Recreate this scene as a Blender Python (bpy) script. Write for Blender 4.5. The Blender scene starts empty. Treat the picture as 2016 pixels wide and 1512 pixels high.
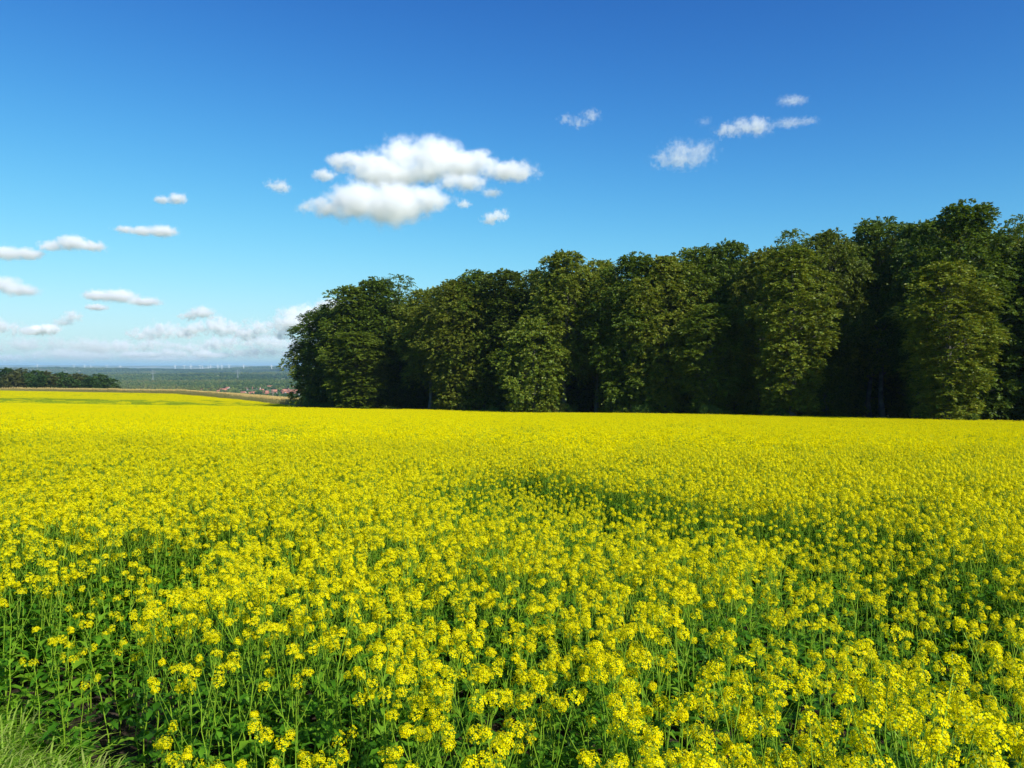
import bpy, bmesh, math, random
import numpy as np
from mathutils import Vector, Matrix

S = bpy.context.scene
C = S.collection
R = math.radians
rng = np.random.default_rng(7)
random.seed(7)

# ------------------------------------------------------------------ camera
FPX = 1523.0                    # focal length in pixels of the 2016 px wide photograph
PITCH = R(-1.28)
EYE = 1.85
cam = bpy.data.cameras.new('camera')
cam_o = bpy.data.objects.new('camera', cam)
C.objects.link(cam_o)
S.camera = cam_o
cam.sensor_width = 36
cam.lens = 36 * FPX / 2016
cam.clip_start = 0.05
cam.clip_end = 120000
cam_o.location = (0, 0, EYE)
cam_o.rotation_euler = (R(90) + PITCH, 0, 0)

# ------------------------------------------------------------------ sky, sun, exposure
SUN_EL, SUN_AZ = 40.0, 140.0
w = bpy.data.worlds.new('World')
S.world = w
w.use_nodes = True
nt = w.node_tree
sky = nt.nodes.new('ShaderNodeTexSky')
sky.sky_type = 'NISHITA'
sky.sun_disc = False
sky.sun_elevation = R(SUN_EL)
sky.sun_rotation = R(SUN_AZ)
sky.ozone_density = 4
sky.dust_density = 0.6
bg = nt.nodes['Background']
bg.inputs[1].default_value = 0.1


def vmath(tree, op, a, b):
    n = tree.nodes.new('ShaderNodeVectorMath')
    n.operation = op
    for i, v in enumerate((a, b)):
        if isinstance(v, tuple):
            n.inputs[i].default_value = v
        else:
            tree.links.new(v, n.inputs[i])
    return n.outputs[0]


# the deep, contrasty blue of the photograph: the physical sky through a fixed tone response
gam = nt.nodes.new('ShaderNodeGamma')
gam.inputs[1].default_value = 2.11
nt.links.new(vmath(nt, 'MULTIPLY', sky.outputs[0], (.1, .1, .1)), gam.inputs[0])
c1 = vmath(nt, 'MULTIPLY', gam.outputs[0], (3.5, 6.4, 8.3))
den = vmath(nt, 'ADD', vmath(nt, 'MULTIPLY', c1, (.76, .76, .76)), (1., 1., 1.))
nt.links.new(vmath(nt, 'MULTIPLY', vmath(nt, 'DIVIDE', c1, den), (7.85, 7.85, 7.85)), bg.inputs[0])

sun_dir = Vector((math.sin(R(SUN_AZ)) * math.cos(R(SUN_EL)), math.cos(R(SUN_AZ)) * math.cos(R(SUN_EL)), math.sin(R(SUN_EL))))
sun_l = bpy.data.lights.new('sun', 'SUN')
sun_l.energy = 5.0
sun_l.angle = R(0.5)
sun_l.color = (1, .955, .88)
sun_o = bpy.data.objects.new('sun', sun_l)
C.objects.link(sun_o)
sun_o.rotation_euler = sun_dir.to_track_quat('Z', 'Y').to_euler()

S.view_settings.view_transform = 'Standard'
S.view_settings.look = 'None'
S.view_settings.exposure = 0.35
S.view_settings.gamma = 1
S.render.engine = 'CYCLES'
S.cycles.diffuse_bounces = 3
S.cycles.transmission_bounces = 3
S.cycles.glossy_bounces = 1
S.cycles.volume_bounces = 28
S.cycles.max_bounces = 28
S.cycles.use_denoising = True


# ------------------------------------------------------------------ helpers
def tag(o, label=None, cat=None, group=None, kind=None):
    if label:
        o['label'] = label
    if cat:
        o['category'] = cat
    if group:
        o['group'] = group
    if kind:
        o['kind'] = kind
    return o


def link(o, parent=None):
    C.objects.link(o)
    if parent is not None:
        o.parent = parent
    return o


def empty(name, loc, rz=0, scale=1):
    o = bpy.data.objects.new(name, None)
    o.empty_display_size = .1
    C.objects.link(o)
    o.location = loc
    o.rotation_euler = (0, 0, rz)
    o.scale = (scale,) * 3 if isinstance(scale, (int, float)) else scale
    return o


class MB:
    """collects vertices and faces (with a material slot) as numpy blocks"""

    def __init__(s):
        s.V = []
        s.F3 = []
        s.F4 = []
        s.M3 = []
        s.M4 = []
        s.n = 0

    def add(s, V, F, m=0):
        V = np.asarray(V, float).reshape(-1, 3)
        F = np.asarray(F, int)
        s.V.append(V)
        if F.shape[1] == 3:
            s.F3.append(F + s.n)
            s.M3.append(np.full(len(F), m))
        else:
            s.F4.append(F + s.n)
            s.M4.append(np.full(len(F), m))
        s.n += len(V)

    def quads(s, Q, m=0):
        """Q: (n,4,3)"""
        n = len(Q)
        s.add(Q.reshape(-1, 3), np.arange(n * 4).reshape(n, 4), m)

    def tris(s, Q, m=0):
        n = len(Q)
        s.add(Q.reshape(-1, 3), np.arange(n * 3).reshape(n, 3), m)

    def tube(s, P, rad, k=4, m=0):
        P = np.asarray(P, float)
        n = len(P)
        rad = np.broadcast_to(rad, (n,))
        T = np.gradient(P, axis=0)
        T /= np.linalg.norm(T, axis=1, keepdims=True) + 1e-9
        ref = np.array([0, 0, 1.]) if abs(T[0][2]) < .8 else np.array([1., 0, 0])
        A = np.cross(T, ref)
        A /= np.linalg.norm(A, axis=1, keepdims=True) + 1e-9
        B = np.cross(T, A)
        an = np.arange(k) * 2 * math.pi / k
        V = P[:, None] + rad[:, None, None] * (np.cos(an)[None, :, None] * A[:, None] + np.sin(an)[None, :, None] * B[:, None])
        F = [(i * k + j, i * k + (j + 1) % k, (i + 1) * k + (j + 1) % k, (i + 1) * k + j) for i in range(n - 1) for j in range(k)]
        s.add(V.reshape(-1, 3), F, m)

    def box(s, c, d, m=0, rz=0):
        c = np.array(c, float)
        d = np.array(d, float) / 2
        V = np.array([[x, y, z] for z in (-1, 1) for y in (-1, 1) for x in (-1, 1)], float) * d
        ca, sa = math.cos(rz), math.sin(rz)
        V = np.stack([V[:, 0] * ca - V[:, 1] * sa, V[:, 0] * sa + V[:, 1] * ca, V[:, 2]], 1) + c
        s.add(V, [(0, 2, 3, 1), (4, 5, 7, 6), (0, 1, 5, 4), (2, 6, 7, 3), (0, 4, 6, 2), (1, 3, 7, 5)], m)

    def mesh(s, name, mats, smooth=False):
        V = np.concatenate(s.V)
        F4 = np.concatenate(s.F4) if s.F4 else np.zeros((0, 4), int)
        F3 = np.concatenate(s.F3) if s.F3 else np.zeros((0, 3), int)
        M = np.concatenate(s.M4 + s.M3)
        me = bpy.data.meshes.new(name)
        me.vertices.add(len(V))
        me.vertices.foreach_set('co', V.astype(np.float32).ravel())
        loops = np.concatenate([F4.ravel(), F3.ravel()]).astype(np.int32)
        me.loops.add(len(loops))
        me.loops.foreach_set('vertex_index', loops)
        npoly = len(F4) + len(F3)
        me.polygons.add(npoly)
        st = np.concatenate([np.arange(len(F4)) * 4, len(F4) * 4 + np.arange(len(F3)) * 3]).astype(np.int32)
        me.polygons.foreach_set('loop_start', st)
        me.polygons.foreach_set('material_index', M.astype(np.int32))
        if smooth:
            me.polygons.foreach_set('use_smooth', np.ones(npoly, bool))
        for m in mats:
            me.materials.append(m)
        me.update(calc_edges=True)
        return me

    def obj(s, name, mats, parent=None, smooth=False):
        if not isinstance(mats, (list, tuple)):
            mats = [mats]
        return link(bpy.data.objects.new(name, s.mesh(name, mats, smooth)), parent)


def unit(v):
    return v / (np.linalg.norm(v, axis=-1, keepdims=True) + 1e-9)


def vnoise(x, y, seed=0, octaves=3):
    """smooth value noise in 2-D, about -1..1"""
    out = np.zeros(np.broadcast(x, y).shape)
    amp, tot = 1., 0.
    x = np.asarray(x, float)
    y = np.asarray(y, float)
    for o in range(octaves):
        xi, yi = np.floor(x), np.floor(y)
        fx, fy = x - xi, y - yi
        fx, fy = fx * fx * (3 - 2 * fx), fy * fy * (3 - 2 * fy)

        def h(a, b):
            v = np.sin(a * 127.1 + b * 311.7 + (seed + o) * 74.7) * 43758.5453
            return (v - np.floor(v)) * 2 - 1
        out += amp * ((h(xi, yi) * (1 - fx) + h(xi + 1, yi) * fx) * (1 - fy) + (h(xi, yi + 1) * (1 - fx) + h(xi + 1, yi + 1) * fx) * fy)
        tot += amp
        amp *= .5
        x, y = x * 2.03 + 17, y * 2.03 + 5
    return out / tot * 1.3


def sstep(a, b, x):
    t = np.clip((x - a) / (b - a), 0, 1)
    return t * t * (3 - 2 * t)


# ------------------------------------------------------------------ materials
def node_mat(name):
    m = bpy.data.materials.new(name)
    m.use_nodes = True
    t = m.node_tree
    t.nodes.clear()
    out = t.nodes.new('ShaderNodeOutputMaterial')
    return m, t, out


def leafy(name, cols, trans=.35, tcol=None, rough=.5, spec=.25, island=True, var=1.0, objvar=0., place=0.):
    """two-sided plant tissue: reflecting + translucent, colour varied from piece to piece"""
    m, t, out = node_mat(name)
    N, L = t.nodes.new, t.links.new
    ramp = N('ShaderNodeValToRGB')
    e = ramp.color_ramp.elements
    while len(e) < len(cols):
        e.new(.5)
    for i, c in enumerate(cols):
        e[i].position = i / max(1, len(cols) - 1)
        e[i].color = (*c, 1)
    if island:
        g = N('ShaderNodeNewGeometry')
        src = g.outputs['Random Per Island']
    else:
        oi = N('ShaderNodeObjectInfo')
        src = oi.outputs['Random']
    if objvar:
        oi = N('ShaderNodeObjectInfo')
        mx = N('ShaderNodeMix')
        mx.inputs[0].default_value = objvar
        L(src, mx.inputs[2])
        L(oi.outputs['Random'], mx.inputs[3])
        src = mx.outputs[0]
    if place:            # whole stands differ from one another
        oi = N('ShaderNodeObjectInfo')
        nz = N('ShaderNodeTexNoise')
        nz.inputs['Scale'].default_value = .0013
        nz.inputs['Detail'].default_value = 3
        L(oi.outputs['Location'], nz.inputs['Vector'])
        mr = N('ShaderNodeMapRange')
        mr.inputs[1].default_value = .40
        mr.inputs[2].default_value = .60
        L(nz.outputs[0], mr.inputs[0])
        mx = N('ShaderNodeMix')
        mx.inputs[0].default_value = place
        L(src, mx.inputs[2])
        L(mr.outputs[0], mx.inputs[3])
        src = mx.outputs[0]
    L(src, ramp.inputs[0])
    p = N('ShaderNodeBsdfPrincipled')
    L(ramp.outputs[0], p.inputs['Base Color'])
    p.inputs['Roughness'].default_value = rough
    p.inputs['Specular IOR Level'].default_value = spec
    tr = N('ShaderNodeBsdfTranslucent')
    if tcol:
        mc = N('ShaderNodeMix')
        mc.data_type = 'RGBA'
        mc.blend_type = 'MULTIPLY'
        mc.inputs[0].default_value = 1
        L(ramp.outputs[0], mc.inputs[6])
        mc.inputs[7].default_value = (*tcol, 1)
        L(mc.outputs[2], tr.inputs[0])
    else:
        L(ramp.outputs[0], tr.inputs[0])
    mix = N('ShaderNodeMixShader')
    mix.inputs[0].default_value = trans
    L(p.outputs[0], mix.inputs[1])
    L(tr.outputs[0], mix.inputs[2])
    L(mix.outputs[0], out.inputs[0])
    return m


def plain(name, col, rough=.8, col2=None, scale=4., spec=.3, metal=0.):
    m, t, out = node_mat(name)
    N, L = t.nodes.new, t.links.new
    p = N('ShaderNodeBsdfPrincipled')
    p.inputs['Base Color'].default_value = (*col, 1)
    p.inputs['Roughness'].default_value = rough
    p.inputs['Specular IOR Level'].default_value = spec
    p.inputs['Metallic'].default_value = metal
    if col2:
        tc = N('ShaderNodeTexCoord')
        nz = N('ShaderNodeTexNoise')
        nz.inputs['Scale'].default_value = scale
        nz.inputs['Detail'].default_value = 5
        L(tc.outputs['Object'], nz.inputs['Vector'])
        rp = N('ShaderNodeValToRGB')
        rp.color_ramp.elements[0].position = .35
        rp.color_ramp.elements[1].position = .65
        rp.color_ramp.elements[0].color = (*col, 1)
        rp.color_ramp.elements[1].color = (*col2, 1)
        L(nz.outputs[0], rp.inputs[0])
        L(rp.outputs[0], p.inputs['Base Color'])
    L(p.outputs[0], out.inputs[0])
    return m


M_petal = leafy('mustard_petal', [(.89, .70, .001), (.94, .83, .001), (.89, .86, .002)], trans=.48, rough=.7, spec=.06)
M_petal_far = leafy('mustard_petal_distant', [(.83, .68, .001), (.88, .78, .001), (.83, .80, .002)], trans=.32, rough=.8, spec=.04)
M_bud = leafy('mustard_bud', [(.30, .38, .02), (.50, .50, .02)], trans=.2)
M_stem = leafy('mustard_stem', [(.12, .24, .01), (.22, .38, .02), (.34, .48, .04)], trans=.2, rough=.5, spec=.25)
M_leaf = leafy('mustard_leaf', [(.030, .11, .006), (.06, .19, .008), (.11, .28, .012), (.20, .38, .02)], trans=.42, tcol=(1.5, 1.25, .3), rough=.5, spec=.22)
M_grass = leafy('grass_blade', [(.12, .30, .015), (.24, .48, .025), (.36, .58, .05), (.52, .56, .18)], trans=.58, rough=.5, spec=.2)
M_bark = plain('beech_bark', (.09, .085, .07), .9, (.17, .165, .14), 1.2)
M_beech = leafy('beech_leaf', [(.022, .052, .005), (.080, .140, .010), (.165, .215, .016), (.27, .265, .022)], trans=.30, tcol=(1.4, 1.3, .5), rough=.5, spec=.3, objvar=.45)
M_beech_b = leafy('beech_leaf_turning', [(.028, .052, .005), (.090, .138, .010), (.175, .205, .016), (.275, .24, .022)], trans=.30, tcol=(1.4, 1.2, .5), rough=.5, spec=.3, objvar=.45)
M_shrub = leafy('shrub_leaf', [(.04, .10, .015), (.08, .16, .02), (.14, .19, .03)], trans=.3, rough=.5)
M_shrub_y = leafy('yellowing_shrub_leaf', [(.12, .16, .02), (.26, .26, .03), (.20, .20, .03)], trans=.3, rough=.5)
M_corn_leaf = leafy('maize_leaf', [(.14, .22, .04), (.34, .36, .10), (.55, .46, .19), (.64, .54, .27)], trans=.25, rough=.6)
M_corn_top = leafy('maize_tassel', [(.50, .36, .12), (.60, .45, .17), (.66, .52, .22)], trans=.2, rough=.8)
M_far = leafy('distant_tree_leaf', [(.022, .045, .014), (.035, .075, .018), (.075, .125, .026), (.13, .16, .035), (.17, .14, .05)], trans=.15, rough=.7, spec=.1, objvar=.45, place=.55)
M_farwood = leafy('far_wood_leaf', [(.022, .055, .010), (.045, .095, .014), (.08, .135, .02)], trans=.25, objvar=.5)
M_farwood_b = leafy('far_wood_leaf_brown', [(.04, .06, .012), (.075, .090, .018), (.11, .105, .024)], trans=.25, objvar=.5)
M_white = plain('white_paint', (.85, .86, .88), .5)
M_plaster = plain('pale_plaster', (.62, .58, .52), .8, (.72, .69, .62), .4)
M_brickwall = plain('red_brick', (.26, .10, .06), .8, (.34, .15, .09), .6)
M_roof = plain('red_roof_tile', (.32, .12, .075), .7, (.40, .17, .11), .5)
M_roof_d = plain('brown_roof_tile', (.14, .075, .055), .7, (.2, .11, .08), .5)
M_glass = plain('window_glass', (.04, .05, .06), .2, spec=.5)
M_steel = plain('galvanised_steel', (.42, .44, .45), .5, metal=.4)
M_wood = plain('weathered_wood', (.26, .22, .17), .9, (.36, .31, .25), 6)
M_soilpile = plain('bare_earth', (.13, .09, .06), .95, (.22, .165, .115), 2.5)

# ------------------------------------------------------------------ the lie of the land


def ground_z(x, y):
    x = np.asarray(x, float)
    y = np.asarray(y, float)
    yc = np.clip(y, -150, 700)
    xc = np.clip(x, -500, 500)
    near = -(.0515 * yc + .0145 * xc)
    u = x / np.maximum(y, 30.)
    wv = np.clip((-.2 - u) / .3, 0, .76) * (y > 30)
    near = near + wv * 2.8e-4 * np.clip(y - 150, 0, 120) ** 2 * 1.25 * (1 - .6 * sstep(275, 400, y))
    near = near + .25 * vnoise(x / 45., y / 45., 3, 2) * sstep(25, 80, np.hypot(x, y))
    r = np.hypot(x, y)
    hills = 24 * vnoise(x / 1500., y / 1300., 11, 3)
    v = -62 + hills * sstep(2200, 4500, r) + (27 + 13 * vnoise(x / 1000., y / 5000., 91, 2)) * np.exp(-((r - 9600 - 900 * vnoise(x / 4000., y / 9000., 5, 2)) / 1900.) ** 2) \
        + (86 + 16 * vnoise(x / 5200., y / 5200., 21, 2)) * sstep(17000, 25000, r)
    s = sstep(400, 1450, r)
    return near * (1 - s) + v * s


def edge_y(x):
    """near edge of the mustard field"""
    return np.interp(x, [-40, -9, -4.5, -2.6, -1.7, -1.0, -.4, .5, 2, 6, 40], [24, 7.2, 5.0, 3.9, 3.25, 2.45, 1.6, .7, -.4, -3, -30])


WX0, WY0, WX1, WY1 = 69.0, 105.0, -53.0, 195.0     # foot of the wood, right end and left end


def wood_side(x, y):
    """>0 : in front of the wood (metres), <0 : inside"""
    dx, dy = WX1 - WX0, WY1 - WY0
    l = math.hypot(dx, dy)
    return -((x - WX0) * dy * -1 + (y - WY0) * dx) / l * -1


MAIZE_X = [-420, -260, -195, -122, -95, -62, -54, -30]
MAIZE_Y = [305, 300, 293, 276, 262, 222, 210, 210]


def maize_front(x):
    return np.interp(x, MAIZE_X, MAIZE_Y)


def in_field(x, y):
    left_open = (x < -55)
    f = (y > edge_y(x)) & (y < maize_front(x) - 1.0)
    f &= (wood_side(x, y) > 1.5) | (left_open & (y < maize_front(x) - 1))
    return f


# ground sheet: a polar fan of rings, dense near the camera
def build_ground():
    rad = np.concatenate([[0], np.geomspace(.8, 6, 14), np.geomspace(7, 400, 80)[0:], np.geomspace(415, 45000, 150)])
    na = 288
    an = np.arange(na) * 2 * math.pi / na
    RR, AA = np.meshgrid(rad[1:], an, indexing='ij')
    X, Y = RR * np.sin(AA), RR * np.cos(AA)
    Z = ground_z(X, Y)
    V = np.concatenate([[[0, 0, float(ground_z(0., 0.))]], np.stack([X, Y, Z], -1).reshape(-1, 3)])
    nr = len(rad) - 1
    i = np.arange(nr - 1)[:, None] * na + 1
    j = np.arange(na)[None, :]
    jn = (j + 1) % na
    F = np.stack([i + j, i + na + j, i + na + jn, i + jn], -1).reshape(-1, 4)
    b = MB()
    b.add(V, F[:, ::-1])
    F0 = np.stack([np.zeros(na, int), 1 + (np.arange(na) + 1) % na, 1 + np.arange(na)], 1)
    b.F3.append(F0)
    b.M3.append(np.zeros(na, int))
    # material
    m, t, out = node_mat('ground_surface')
    N, L = t.nodes.new, t.links.new
    p = N('ShaderNodeBsdfPrincipled')
    p.inputs['Roughness'].default_value = .95
    p.inputs['Specular IOR Level'].default_value = .1
    tc = N('ShaderNodeTexCoord')
    at = N('ShaderNodeAttribute')
    at.attribute_name = 'land'
    sep = N('ShaderNodeSeparateColor')
    L(at.outputs['Color'], sep.inputs[0])

    def noise(scale, detail=4):
        n = N('ShaderNodeTexNoise')
        n.inputs['Scale'].default_value = scale
        n.inputs['Detail'].default_value = detail
        L(tc.outputs['Object'], n.inputs['Vector'])
        return n.outputs[0]

    def ramp(src, cols):
        r = N('ShaderNodeValToRGB')
        e = r.color_ramp.elements
        while len(e) < len(cols):
            e.new(.5)
        for k, (pos, c) in enumerate(cols):
            e[k].position = pos
            e[k].color = (*c, 1)
        L(src, r.inputs[0])
        return r.outputs[0]

    def mix(fac, a, bb):
        n = N('ShaderNodeMix')
        n.data_type = 'RGBA'
        L(fac, n.inputs[0])
        L(a, n.inputs[6])
        L(bb, n.inputs[7])
        return n.outputs[2]
    soil = ramp(noise(14, 6), [(.3, (.018, .013, .008)), (.55, (.040, .030, .020)), (.75, (.085, .064, .044))])
    turf = ramp(noise(9, 5), [(.3, (.04, .07, .018)), (.7, (.10, .13, .04))])
    litter = ramp(noise(3, 5), [(.3, (.03, .022, .012)), (.7, (.07, .05, .028))])
    vor = N('ShaderNodeTexVoronoi')
    vor.inputs['Scale'].default_value = .0035
    mp = N('ShaderNodeMapping')
    mp.inputs['Scale'].default_value = (1, .6, 0)
    L(tc.outputs['Object'], mp.inputs[0])
    L(mp.outputs[0], vor.inputs['Vector'])
    sc = N('ShaderNodeSeparateColor')
    L(vor.outputs['Color'], sc.inputs[0])
    farm = ramp(sc.outputs[0], [(0, (.05, .09, .02)), (.35, (.10, .15, .04)), (.6, (.26, .23, .11)), (.8, (.08, .13, .04)), (1, (.42, .35, .20))])
    c = mix(sep.outputs[0], turf, soil)
    c = mix(sep.outputs[1], c, litter)
    c = mix(sep.outputs[2], c, farm)
    L(c, p.inputs['Base Color'])
    bp = N('ShaderNodeBump')
    bp.inputs['Strength'].default_value = .8
    bp.inputs['Distance'].default_value = .04
    L(noise(22, 6), bp.inputs['Height'])
    L(bp.outputs[0], p.inputs['Normal'])
    L(p.outputs[0], out.inputs[0])
    o = b.obj('ground', m, smooth=True)
    vx, vy = V[:, 0], V[:, 1]
    r = np.hypot(vx, vy)
    soil_m = ((vy > edge_y(vx)) & (r < 700)).astype(float)
    ws = wood_side(vx, vy)
    wood_m = ((ws < 2) & (ws > -120) & (vx > -58) & (vx < 330)).astype(float)
    far_m = sstep(650, 1000, r)
    col = np.stack([soil_m, wood_m, far_m, np.ones_like(r)], 1)
    ca = o.data.color_attributes.new('land', 'FLOAT_COLOR', 'POINT')
    ca.data.foreach_set('color', col.astype(np.float32).ravel())
    tag(o, kind='structure')


build_ground()


# ------------------------------------------------------------------ scattering by geometry nodes (only for the uncountable masses)
def scatter(name, P, rot, scl, idx, sources, label=None, cat=None):
    me = bpy.data.meshes.new(name)
    me.vertices.add(len(P))
    me.vertices.foreach_set('co', np.asarray(P, np.float32).ravel())
    a = me.attributes.new('rot', 'FLOAT_VECTOR', 'POINT')
    a.data.foreach_set('vector', np.asarray(rot, np.float32).ravel())
    a = me.attributes.new('scl', 'FLOAT_VECTOR', 'POINT')
    scl = np.asarray(scl, np.float32)
    if scl.ndim == 1:
        scl = np.repeat(scl[:, None], 3, 1)
    a.data.foreach_set('vector', scl.ravel())
    a = me.attributes.new('idx', 'INT', 'POINT')
    a.data.foreach_set('value', np.asarray(idx, np.int32))
    o = link(bpy.data.objects.new(name, me))
    g = bpy.data.node_groups.new(name + '_scatter', 'GeometryNodeTree')
    g.interface.new_socket('Geometry', in_out='INPUT', socket_type='NodeSocketGeometry')
    g.interface.new_socket('Geometry', in_out='OUTPUT', socket_type='NodeSocketGeometry')
    N, L = g.nodes.new, g.links.new
    gi, go = N('NodeGroupInput'), N('NodeGroupOutput')
    m2p = N('GeometryNodeMeshToPoints')
    L(gi.outputs[0], m2p.inputs[0])
    iop = N('GeometryNodeInstanceOnPoints')
    L(m2p.outputs[0], iop.inputs['Points'])
    jn = N('GeometryNodeJoinGeometry')
    for s in reversed(sources):      # the join node lists its last link first
        oi = N('GeometryNodeObjectInfo')
        oi.inputs['Object'].default_value = s
        oi.inputs['As Instance'].default_value = True
        L(oi.outputs['Geometry'], jn.inputs[0])
    L(jn.outputs[0], iop.inputs['Instance'])
    iop.inputs['Pick Instance'].default_value = True

    def attr(nm, ty):
        n = N('GeometryNodeInputNamedAttribute')
        n.data_type = ty
        n.inputs[0].default_value = nm
        return n.outputs[0]
    L(attr('idx', 'INT'), iop.inputs['Instance Index'])
    L(attr('rot', 'FLOAT_VECTOR'), iop.inputs['Rotation'])
    L(attr('scl', 'FLOAT_VECTOR'), iop.inputs['Scale'])
    L(iop.outputs[0], go.inputs[0])
    md = o.modifiers.new('scatter', 'NODES')
    md.node_group = g
    tag(o, label, cat, kind='stuff')
    return o


def source(name, mesh):
    return bpy.data.objects.new(name, mesh)      # kept out of the scene: only its copies render


def slope_rot(x, y, rz, e=1.0):
    """euler angles that lay z along the ground normal, with a spin rz"""
    gx = (ground_z(x + e, y) - ground_z(x - e, y)) / (2 * e)
    gy = (ground_z(x, y + e) - ground_z(x, y - e)) / (2 * e)
    n = unit(np.stack([-gx, -gy, np.ones_like(gx)], 1))
    t = np.stack([np.cos(rz), np.sin(rz), 0 * rz], 1)
    t = unit(t - n * (t * n).sum(1, keepdims=True))
    b = np.cross(n, t)
    ry = -np.arcsin(np.clip(t[:, 2], -1, 1))
    rx = np.arctan2(b[:, 2], n[:, 2])
    rzz = np.arctan2(t[:, 1], t[:, 0])
    return np.stack([rx, ry, rzz], 1)


# ------------------------------------------------------------------ mustard plants
def petals(c, ax, size, g):
    """four-petalled flowers: centres c (n,3), axes ax (n,3) -> quads (4n,4,3)"""
    n = len(c)
    ref = unit(g.normal(size=(n, 3)))
    a = unit(np.cross(ax, ref))
    b = np.cross(ax, a)
    out = []
    for k in range(4):
        an = k * math.pi / 2 + g.normal(size=(n, 1)) * .12
        d = np.cos(an) * a + np.sin(an) * b
        s = -np.sin(an) * a + np.cos(an) * b
        L_ = size[:, None] * g.uniform(.85, 1.1, (n, 1))
        W = L_ * .42
        up = g.uniform(.05, .35, (n, 1)) * L_
        dn = g.uniform(-.25, .15, (n, 1)) * L_
        p0 = c + d * L_ * .08
        p1 = c + d * L_ * .68 + s * W + ax * up
        p2 = c + d * L_ * 1.0 + ax * (up + dn) * .7
        p3 = c + d * L_ * .68 - s * W + ax * up
        out.append(np.stack([p0, p1, p2, p3], 1))
    return np.concatenate(out)


def flower_head(b, p, d, r, g, nf, m_petal=0, m_bud=1, m_stem=2, psize=.0074):
    """a dome of open flowers round a knot of buds, with young pods below"""
    d = unit(d)
    k = np.arange(nf)
    ph = k * 2.399 + g.uniform(0, 6)
    th = .35 + 1.35 * np.sqrt((k + .5) / nf) * g.uniform(.85, 1.12, nf)
    ref = np.array([1., 0, 0]) if abs(d[0]) < .8 else np.array([0, 1., 0])
    a = unit(np.cross(d, ref))
    c2 = np.cross(d, a)
    dirs = np.sin(th)[:, None] * (np.cos(ph)[:, None] * a + np.sin(ph)[:, None] * c2) + np.cos(th)[:, None] * d
    rr = r * g.uniform(.8, 1.12, nf)[:, None]
    el = g.uniform(0, 1.9)           # some racemes are drawn out, some are flat domes
    c = p + dirs * rr * (1.15 - .12 * el) - d * (r * el * ((th / th.max())[:, None] ** 2)) + g.normal(size=(nf, 3)) * r * .10
    ax = unit(dirs + d * .35 + g.normal(size=(nf, 3)) * .25)
    b.quads(petals(c, ax, psize * g.uniform(.8, 1.2, nf), g), m_petal)
    # flower hearts
    hs = .0018
    t1 = unit(np.cross(ax, ref + .01))
    t2 = np.cross(ax, t1)
    cc = c + ax * .003
    b.quads(np.stack([cc + t1 * hs, cc + t2 * hs, cc - t1 * hs, cc - t2 * hs], 1), m_bud)
    # pedicels
    side = unit(np.cross(dirs, d) + 1e-4) * .0006
    base = c - dirs * rr * .9 - d * r * .35
    b.quads(np.stack([base - side, base + side, c + side * .7, c - side * .7], 1), m_stem)
    # buds on top
    nb = 7
    bd = unit(d + g.normal(size=(nb, 3)) * .45)
    bc = p + bd * r * .55
    bs = .0028
    for q in (0, 1):
        e1 = unit(np.cross(bd, g.normal(size=(nb, 3)))) * bs
        e2 = bd * bs * 1.5
        b.quads(np.stack([bc - e2, bc + e1, bc + e2, bc - e1], 1), m_bud)


def pods(b, P0, P1, n, g, m=2, ln=(.012, .026)):
    t = g.random(n)
    p = P0 + (P1 - P0) * t[:, None]
    ax = unit(P1 - P0)
    ref = unit(g.normal(size=(n, 3)))
    s = unit(np.cross(np.broadcast_to(ax, (n, 3)), ref))
    d = unit(s + ax * g.uniform(.3, 1.0, (n, 1)))
    L_ = g.uniform(ln[0], ln[1], n)[:, None]
    wd = unit(np.cross(d, ax)) * .0011
    mid = p + d * L_ * .6
    tip = p + d * L_ + ax * L_ * .25
    b.quads(np.stack([p - wd * .5, p + wd * .5, mid + wd, mid - wd], 1), m)
    b.tris(np.stack([mid - wd, mid + wd, tip], 1), m)


def leaf(b, p, d, L_, Wd, g, m=3, lobed=True, segs=4):
    """one arching leaf blade with a folded mid-vein and lobed rim"""
    d = unit(d)
    up = np.array([0, 0, 1.])
    s = unit(np.cross(d, up))
    nrm = np.cross(s, d)
    t = np.linspace(0, 1, segs + 1)
    droop = g.uniform(.15, .7)
    mid = p + np.outer(t, d) * L_ + np.outer(-droop * t ** 2, up) * L_ * .6 + np.outer(np.sin(t * math.pi) * .12, nrm) * L_
    prof = np.sin(np.clip(t * .95 + .05, 0, 1) * math.pi) ** .8
    if lobed:
        prof = prof * (1 + .45 * np.where(np.arange(segs + 1) % 2, 1, -1) * (t < .7))
    prof[-1] = .04
    prof[0] = .12
    wv = prof * Wd / 2
    jit = g.uniform(.8, 1.2, (2, segs + 1))
    Lf = mid + s * (wv * jit[0])[:, None] + nrm * (wv * .35)[:, None]
    Rt = mid - s * (wv * jit[1])[:, None] + nrm * (wv * .35)[:, None]
    q = []
    for i in range(segs):
        q.append([mid[i], Lf[i], Lf[i + 1], mid[i + 1]])
        q.append([Rt[i], mid[i], mid[i + 1], Rt[i + 1]])
    V = np.concatenate([mid, Lf, Rt])
    n = segs + 1
    F = []
    for i in range(segs):
        F.append((i, n + i, n + i + 1, i + 1))
        F.append((2 * n + i, i, i + 1, 2 * n + i + 1))
    b.add(V, F, m)


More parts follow.
